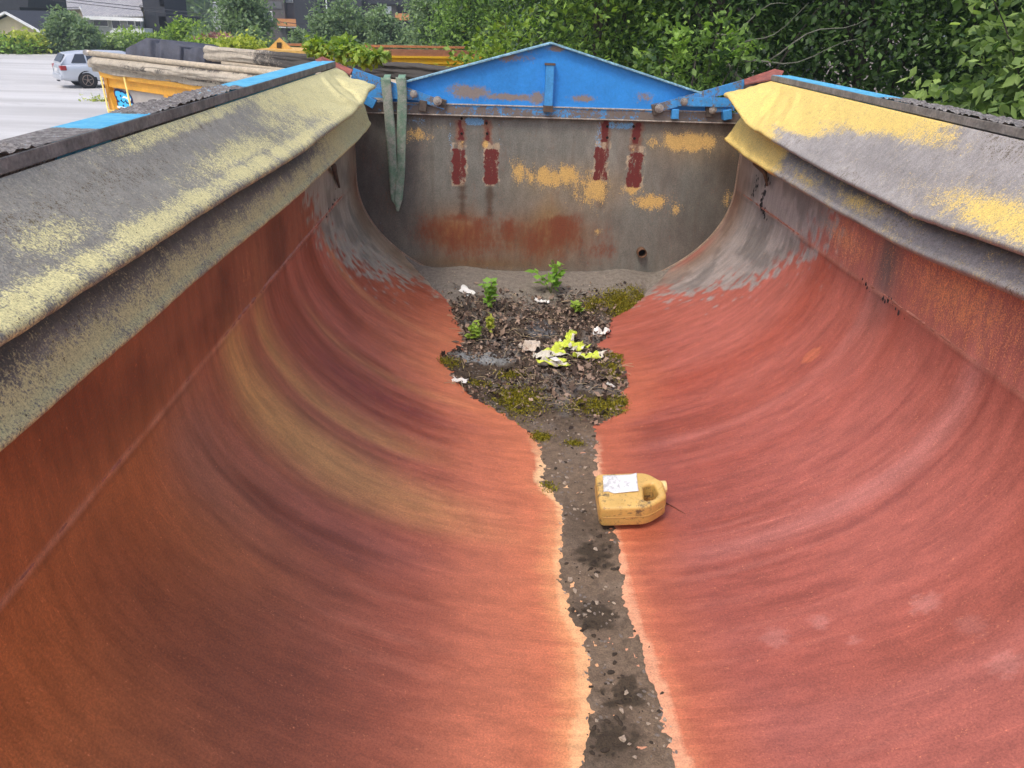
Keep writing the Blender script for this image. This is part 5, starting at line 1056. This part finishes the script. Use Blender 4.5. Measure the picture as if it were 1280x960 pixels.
z_ = P2(407, -8, 70)[2]; MB().tube([(0, 0, 0), (0, 0, z_)], [.07, .05], 8).build('pole', WHT, lp_); MB().box((-.35, -.1, z_), (.1, .1, z_+.1)).build('lamp_head', WHT, lp_)
wh, WO = building('white_house', 270, 120, 'pale house roof half hidden by the tall birch')
MB().prism([low_(P2(265, 25, 120)-WO), low_(P2(290, 25, 120)-WO), P2(290, 22, 120)-WO, P2(276, 3, 120)-WO, P2(266, 5, 120)-WO], (0, 8, 0)).build('wall', simple('pale_grey_roof', (.45, .45, .47), .8), wh); MB().prism([P2(263, 3, 119.8)-WO, P2(279, 1, 119.8)-WO, P2(292, 22, 119.8)-WO, P2(288, 23, 119.8)-WO, P2(275, 4.5, 119.8)-WO], (0, 9, 0)).build('roof', WHT, wh)
# pale house glimpsed through the trees on the right
ph, PO = building('pale_house', 960, 30, 'pale pinkish house glimpsed through gaps in the dark trees')
m = MB(); m.box((-3.5, 0, 0), (6, 6, 4.4)); m.build('wall', simple('pale_pink_wall', (.34, .29, .28), .8, var=.05), ph)
MB().prism([(-3.8, -.3, 4.3), (6.3, -.3, 4.3), (6.3, 3, 6.2), (-3.8, 3, 6.2)], (0, .1, .15)).build('roof', DKW, ph)
for x_ in (-2, 1, 4): MB().box((x_, -.04, 1.5), (x_+1, -.003, 2.8)).build('window', GLS, ph)

# ------------------------------------------------------------------ silver estate car
def car():
    g = onz(106, 108.5, EYE); hd = math.atan2(.60, .80); e_ = empty('parked_car', (g[0], g[1], 0), hd)
    tag(e_, 'silver estate car parked on the gravel, seen from the rear, partly behind the container', 'car')
    # local x forward from the rear wheel, y left ; rear axle at x=0, right side faces us (y negative)
    SIL = Mat('silver_paint', .28, .35, .5); SIL.b.inputs['Base Color'].default_value = (.52, .55, .60, 1); SIL = SIL.m
    xs = [-.98, -.94, -.80, -.45, 0, .6, 1.3, 2.0, 2.45, 3.1, 3.45, 3.58]
    zb = [.42, .34, .28, .26, .26, .24, .24, .24, .26, .28, .34, .45]; zt = [.72, .92, .98, .99, .99, .98, .96, .95, .93, .86, .74, .62]; hw = [.70, .80, .86, .88, .89, .89, .89, .89, .88, .85, .76, .62]
    rows = []
    for x, a_, b_2, w_ in zip(xs, zb, zt, hw):
        rows.append([(x, -w_*.90, a_), (x, -w_, a_+.10), (x, -w_*1.01, a_+(b_2-a_)*.5), (x, -w_*.98, b_2-.10), (x, -w_*.88, b_2), (x, 0, b_2+.02), (x, w_*.88, b_2), (x, w_*.98, b_2-.10), (x, w_*1.01, a_+(b_2-a_)*.5), (x, w_, a_+.10), (x, w_*.9, a_), (x, 0, a_)])
    P = np.array(rows).reshape(-1, 3); f = [tuple(q) for q in gridf(12, 12, True)]+[tuple(range(12))[::-1], tuple(range(132, 144))]
    o = obj('body', P, f, SIL, e_, smooth=True); s_ = o.modifiers.new('s', 'SUBSURF'); s_.levels = s_.render_levels = 2
    # greenhouse in silver with dark windows set proud
    gx_ = [-.88, -.60, 0, .9, 1.7, 2.45]; gt = [1.00, 1.36, 1.43, 1.45, 1.42, .97]; gw_ = [.74, .66, .66, .67, .66, .72]
    rows = [[(x, -.80 if 0 < i < 5 else -w_, .93), (x, -w_, t_-.05), (x, -w_*.8, t_), (x, 0, t_+.015), (x, w_*.8, t_), (x, w_, t_-.05), (x, .80 if 0 < i < 5 else w_, .93)] for i, (x, t_, w_) in enumerate(zip(gx_, gt, gw_))]
    obj('cabin', np.array(rows).reshape(-1, 3), [tuple(q) for q in gridf(6, 7)]+[tuple(range(7))[::-1]], SIL, e_, smooth=True, bevel=.02)
    def sidewin(x0, x1, x2, x3, sgn):
        # polygon between z .99 and 1.34 on the side
        f1 = lambda x, z: (x, sgn*(.80-.14*(z-.93)/.45+.012), z)
        MB().prism([f1(x0, 1.0), f1(x1, 1.0), f1(x2, 1.34), f1(x3, 1.34)], (0, sgn*.006, 0)).build('side_window', GLS, e_)
    for sg in (-1, 1): sidewin(-.50, .08, .05, -.28, sg); sidewin(.13, .85, .85, .12, sg); sidewin(.92, 1.95, 1.62, .92, sg)
    MB().prism([(-.86, -.64, 1.02), (-.86, .64, 1.02), (-.655, .57, 1.32), (-.655, -.57, 1.32)], (-.02, 0, .01)).build('rear_window', GLS, e_)
    MB().prism([(2.40, -.6, 1.02), (2.40, .6, 1.02), (1.80, .56, 1.38), (1.80, -.56, 1.38)], (.03, 0, .03)).build('windscreen', GLS, e_)
    TL = simple('tail_lamp_red', (.30, .03, .03), .25, var=.1)
    for sg in (-1, 1):
        MB().box((-.955, sg*.56, .72), (-.72, sg*.885, .90)).build('tail_light', TL, e_, bevel=.02)
        MB().box((3.2, sg*.5, .58), (3.5, sg*.76, .70)).build('headlight', GLS, e_, bevel=.02)
    MB().box((-1.02, -.78, .34), (-.86, .78, .56)).build('bumper', SIL, e_, bevel=.05); MB().box((-.99, -.26, .66), (-.965, .26, .78)).build('number_plate', WHT, e_)
    MB().box((-1.05, -.5, .28), (-.98, -.1, .32)).build('tow_bar', DKW, e_)
    TY = simple('tyre_rubber', (.02, .02, .022), .8); RIM = simple('bronze_alloy', (.30, .24, .20), .4, metal=.5); ARC = simple('arch_black', (.01, .01, .012), .9)
    for x in (0, 2.62):
        for sg in (-1, 1):
            c_ = np.array([x, sg*.80, .325]); m = MB(); m.tube([c_-[0, .10, 0], c_-[0, .085, 0], c_+[0, .085, 0], c_+[0, .10, 0]], [.27, .325, .325, .27], 28); wt = m.build('wheel', TY, e_, smooth=True)
            m = MB(); q = c_+[0, sg*.104, 0]
            for k in range(5):
                a_ = k*1.2566+.3; d_ = np.array([math.cos(a_), 0, math.sin(a_)]); m.bar(q+d_*.03, q+d_*.205, .02, .055, (0, 1, 0))
            m.tube([q-[0, .008, 0], q+[0, .008, 0]], .05, 12); th = np.arange(25)/24*6.283; m.tube([q+[.205*math.cos(t), 0, .205*math.sin(t)] for t in th], .012, 6, cap=False)
            m.build('rim', RIM, wt)
            m = MB(); m.tube([c_+[0, sg*.085, .0]-[0, .004, 0], c_+[0, sg*.085, 0]+[0, .004, 0]], .375, 28); m.build('wheel_arch', ARC, e_)
car()

# ------------------------------------------------------------------ hills and woods
def hill(name, cx, cy, rx, ry, h, seed, n=90):
    U, W_ = np.meshgrid(np.linspace(-1, 1, n), np.linspace(-1, 1, n), indexing='ij'); d = np.hypot(U, W_)
    Z = h*np.clip(1-d**2, 0, 1)**1.1*(.75+.5*fbm(U*3+seed, W_*3, seed, 4))-4
    m = Mat('wooded_hill', .95); c = m.mix(m.noise(m.coord(None, (.02, .02, .02)), 1.5, 6, .7), (.02, .045, .015), (.07, .12, .035)); m.l(c, m.b.inputs['Base Color'])
    o = obj(name, np.stack([cx+U*rx, cy+W_*ry, Z], -1), gridf(n, n), m.m, smooth=True); o['kind'] = 'structure'; return U, W_, Z
U, W_, Z = hill('hill', -330, 620, 330, 330, 75, 3)
U2, W2, Z2 = hill('hill', -900, 1900, 800, 500, 330, 8)
r = np.random.default_rng(77); Ps, Ts = [], []
for k in range(2600):
    x, y = r.uniform(-300, 60), r.uniform(105, 420)
    if -160 < x < 60 and y < 112: continue
    zz = 0.
    u_, w_ = (x+330)/330, (y-620)/330
    dd_ = math.hypot(u_, w_); zz = max(0, 75*max(0, 1-dd_**2)**1.1-4)
    hh_ = r.uniform(7, 13); n_ = 60; g = r.normal(size=(n_, 3)); g /= np.linalg.norm(g, axis=1)[:, None]
    Ps.append(np.array([x, y, zz+hh_*.5])+g*[hh_*.3, hh_*.3, hh_*.5]*(.7+.4*r.random((n_, 1)))); Ts.append(np.full(n_, r.random()*.7)+r.random(n_)*.3)
P = np.concatenate(Ps); T = np.concatenate(Ts); v, f = leaves(P, 1.9, 5, aspect=.8)
o = obj('far_wood', v, f, LM_GREY, None, attrs={'tint': np.repeat(T, 5)}); tag(o, 'hazy far woodland covering the slope behind the houses', 'woodland', kind='stuff')
# overhead wires at the top left
m = MB()
for y0, y1 in ((0, 9), (3, 13)):
    a_, b_2 = P2(20, y0-8, 58), P2(160, y1-2, 58); q = np.linspace(0, 1, 20)[:, None]; p = a_*(1-q)+b_2*q; p = np.concatenate([p[:1]+(p[:1]-p[-1:])*3, p, p[-1:]+(p[-1:]-p[:1])*3]); m.tube(p, .02, 4)
tag(m.build('overhead_wire', DKW), 'thin dark wires crossing in front of the cream house roof', 'wire')
# ------------------------------------------------------------------ haze
HD = .0011
hz = MB().box((-2600, -400, -6), (2600, 2600, 420)).build('haze', bpy.data.materials.new('haze_air')); hm_ = hz.data.materials[0]; hm_.use_nodes = True
hm_.node_tree.nodes.clear(); ho_ = hm_.node_tree.nodes.new('ShaderNodeOutputMaterial'); pv = hm_.node_tree.nodes.new('ShaderNodeVolumePrincipled'); pv.inputs['Color'].default_value = (.72, .82, 1, 1); pv.inputs['Density'].default_value = HD
hm_.node_tree.links.new(pv.outputs[0], ho_.inputs['Volume']); hz['kind'] = 'stuff'; tag(hz, 'thin pale haze in the air over the far slopes', 'haze')
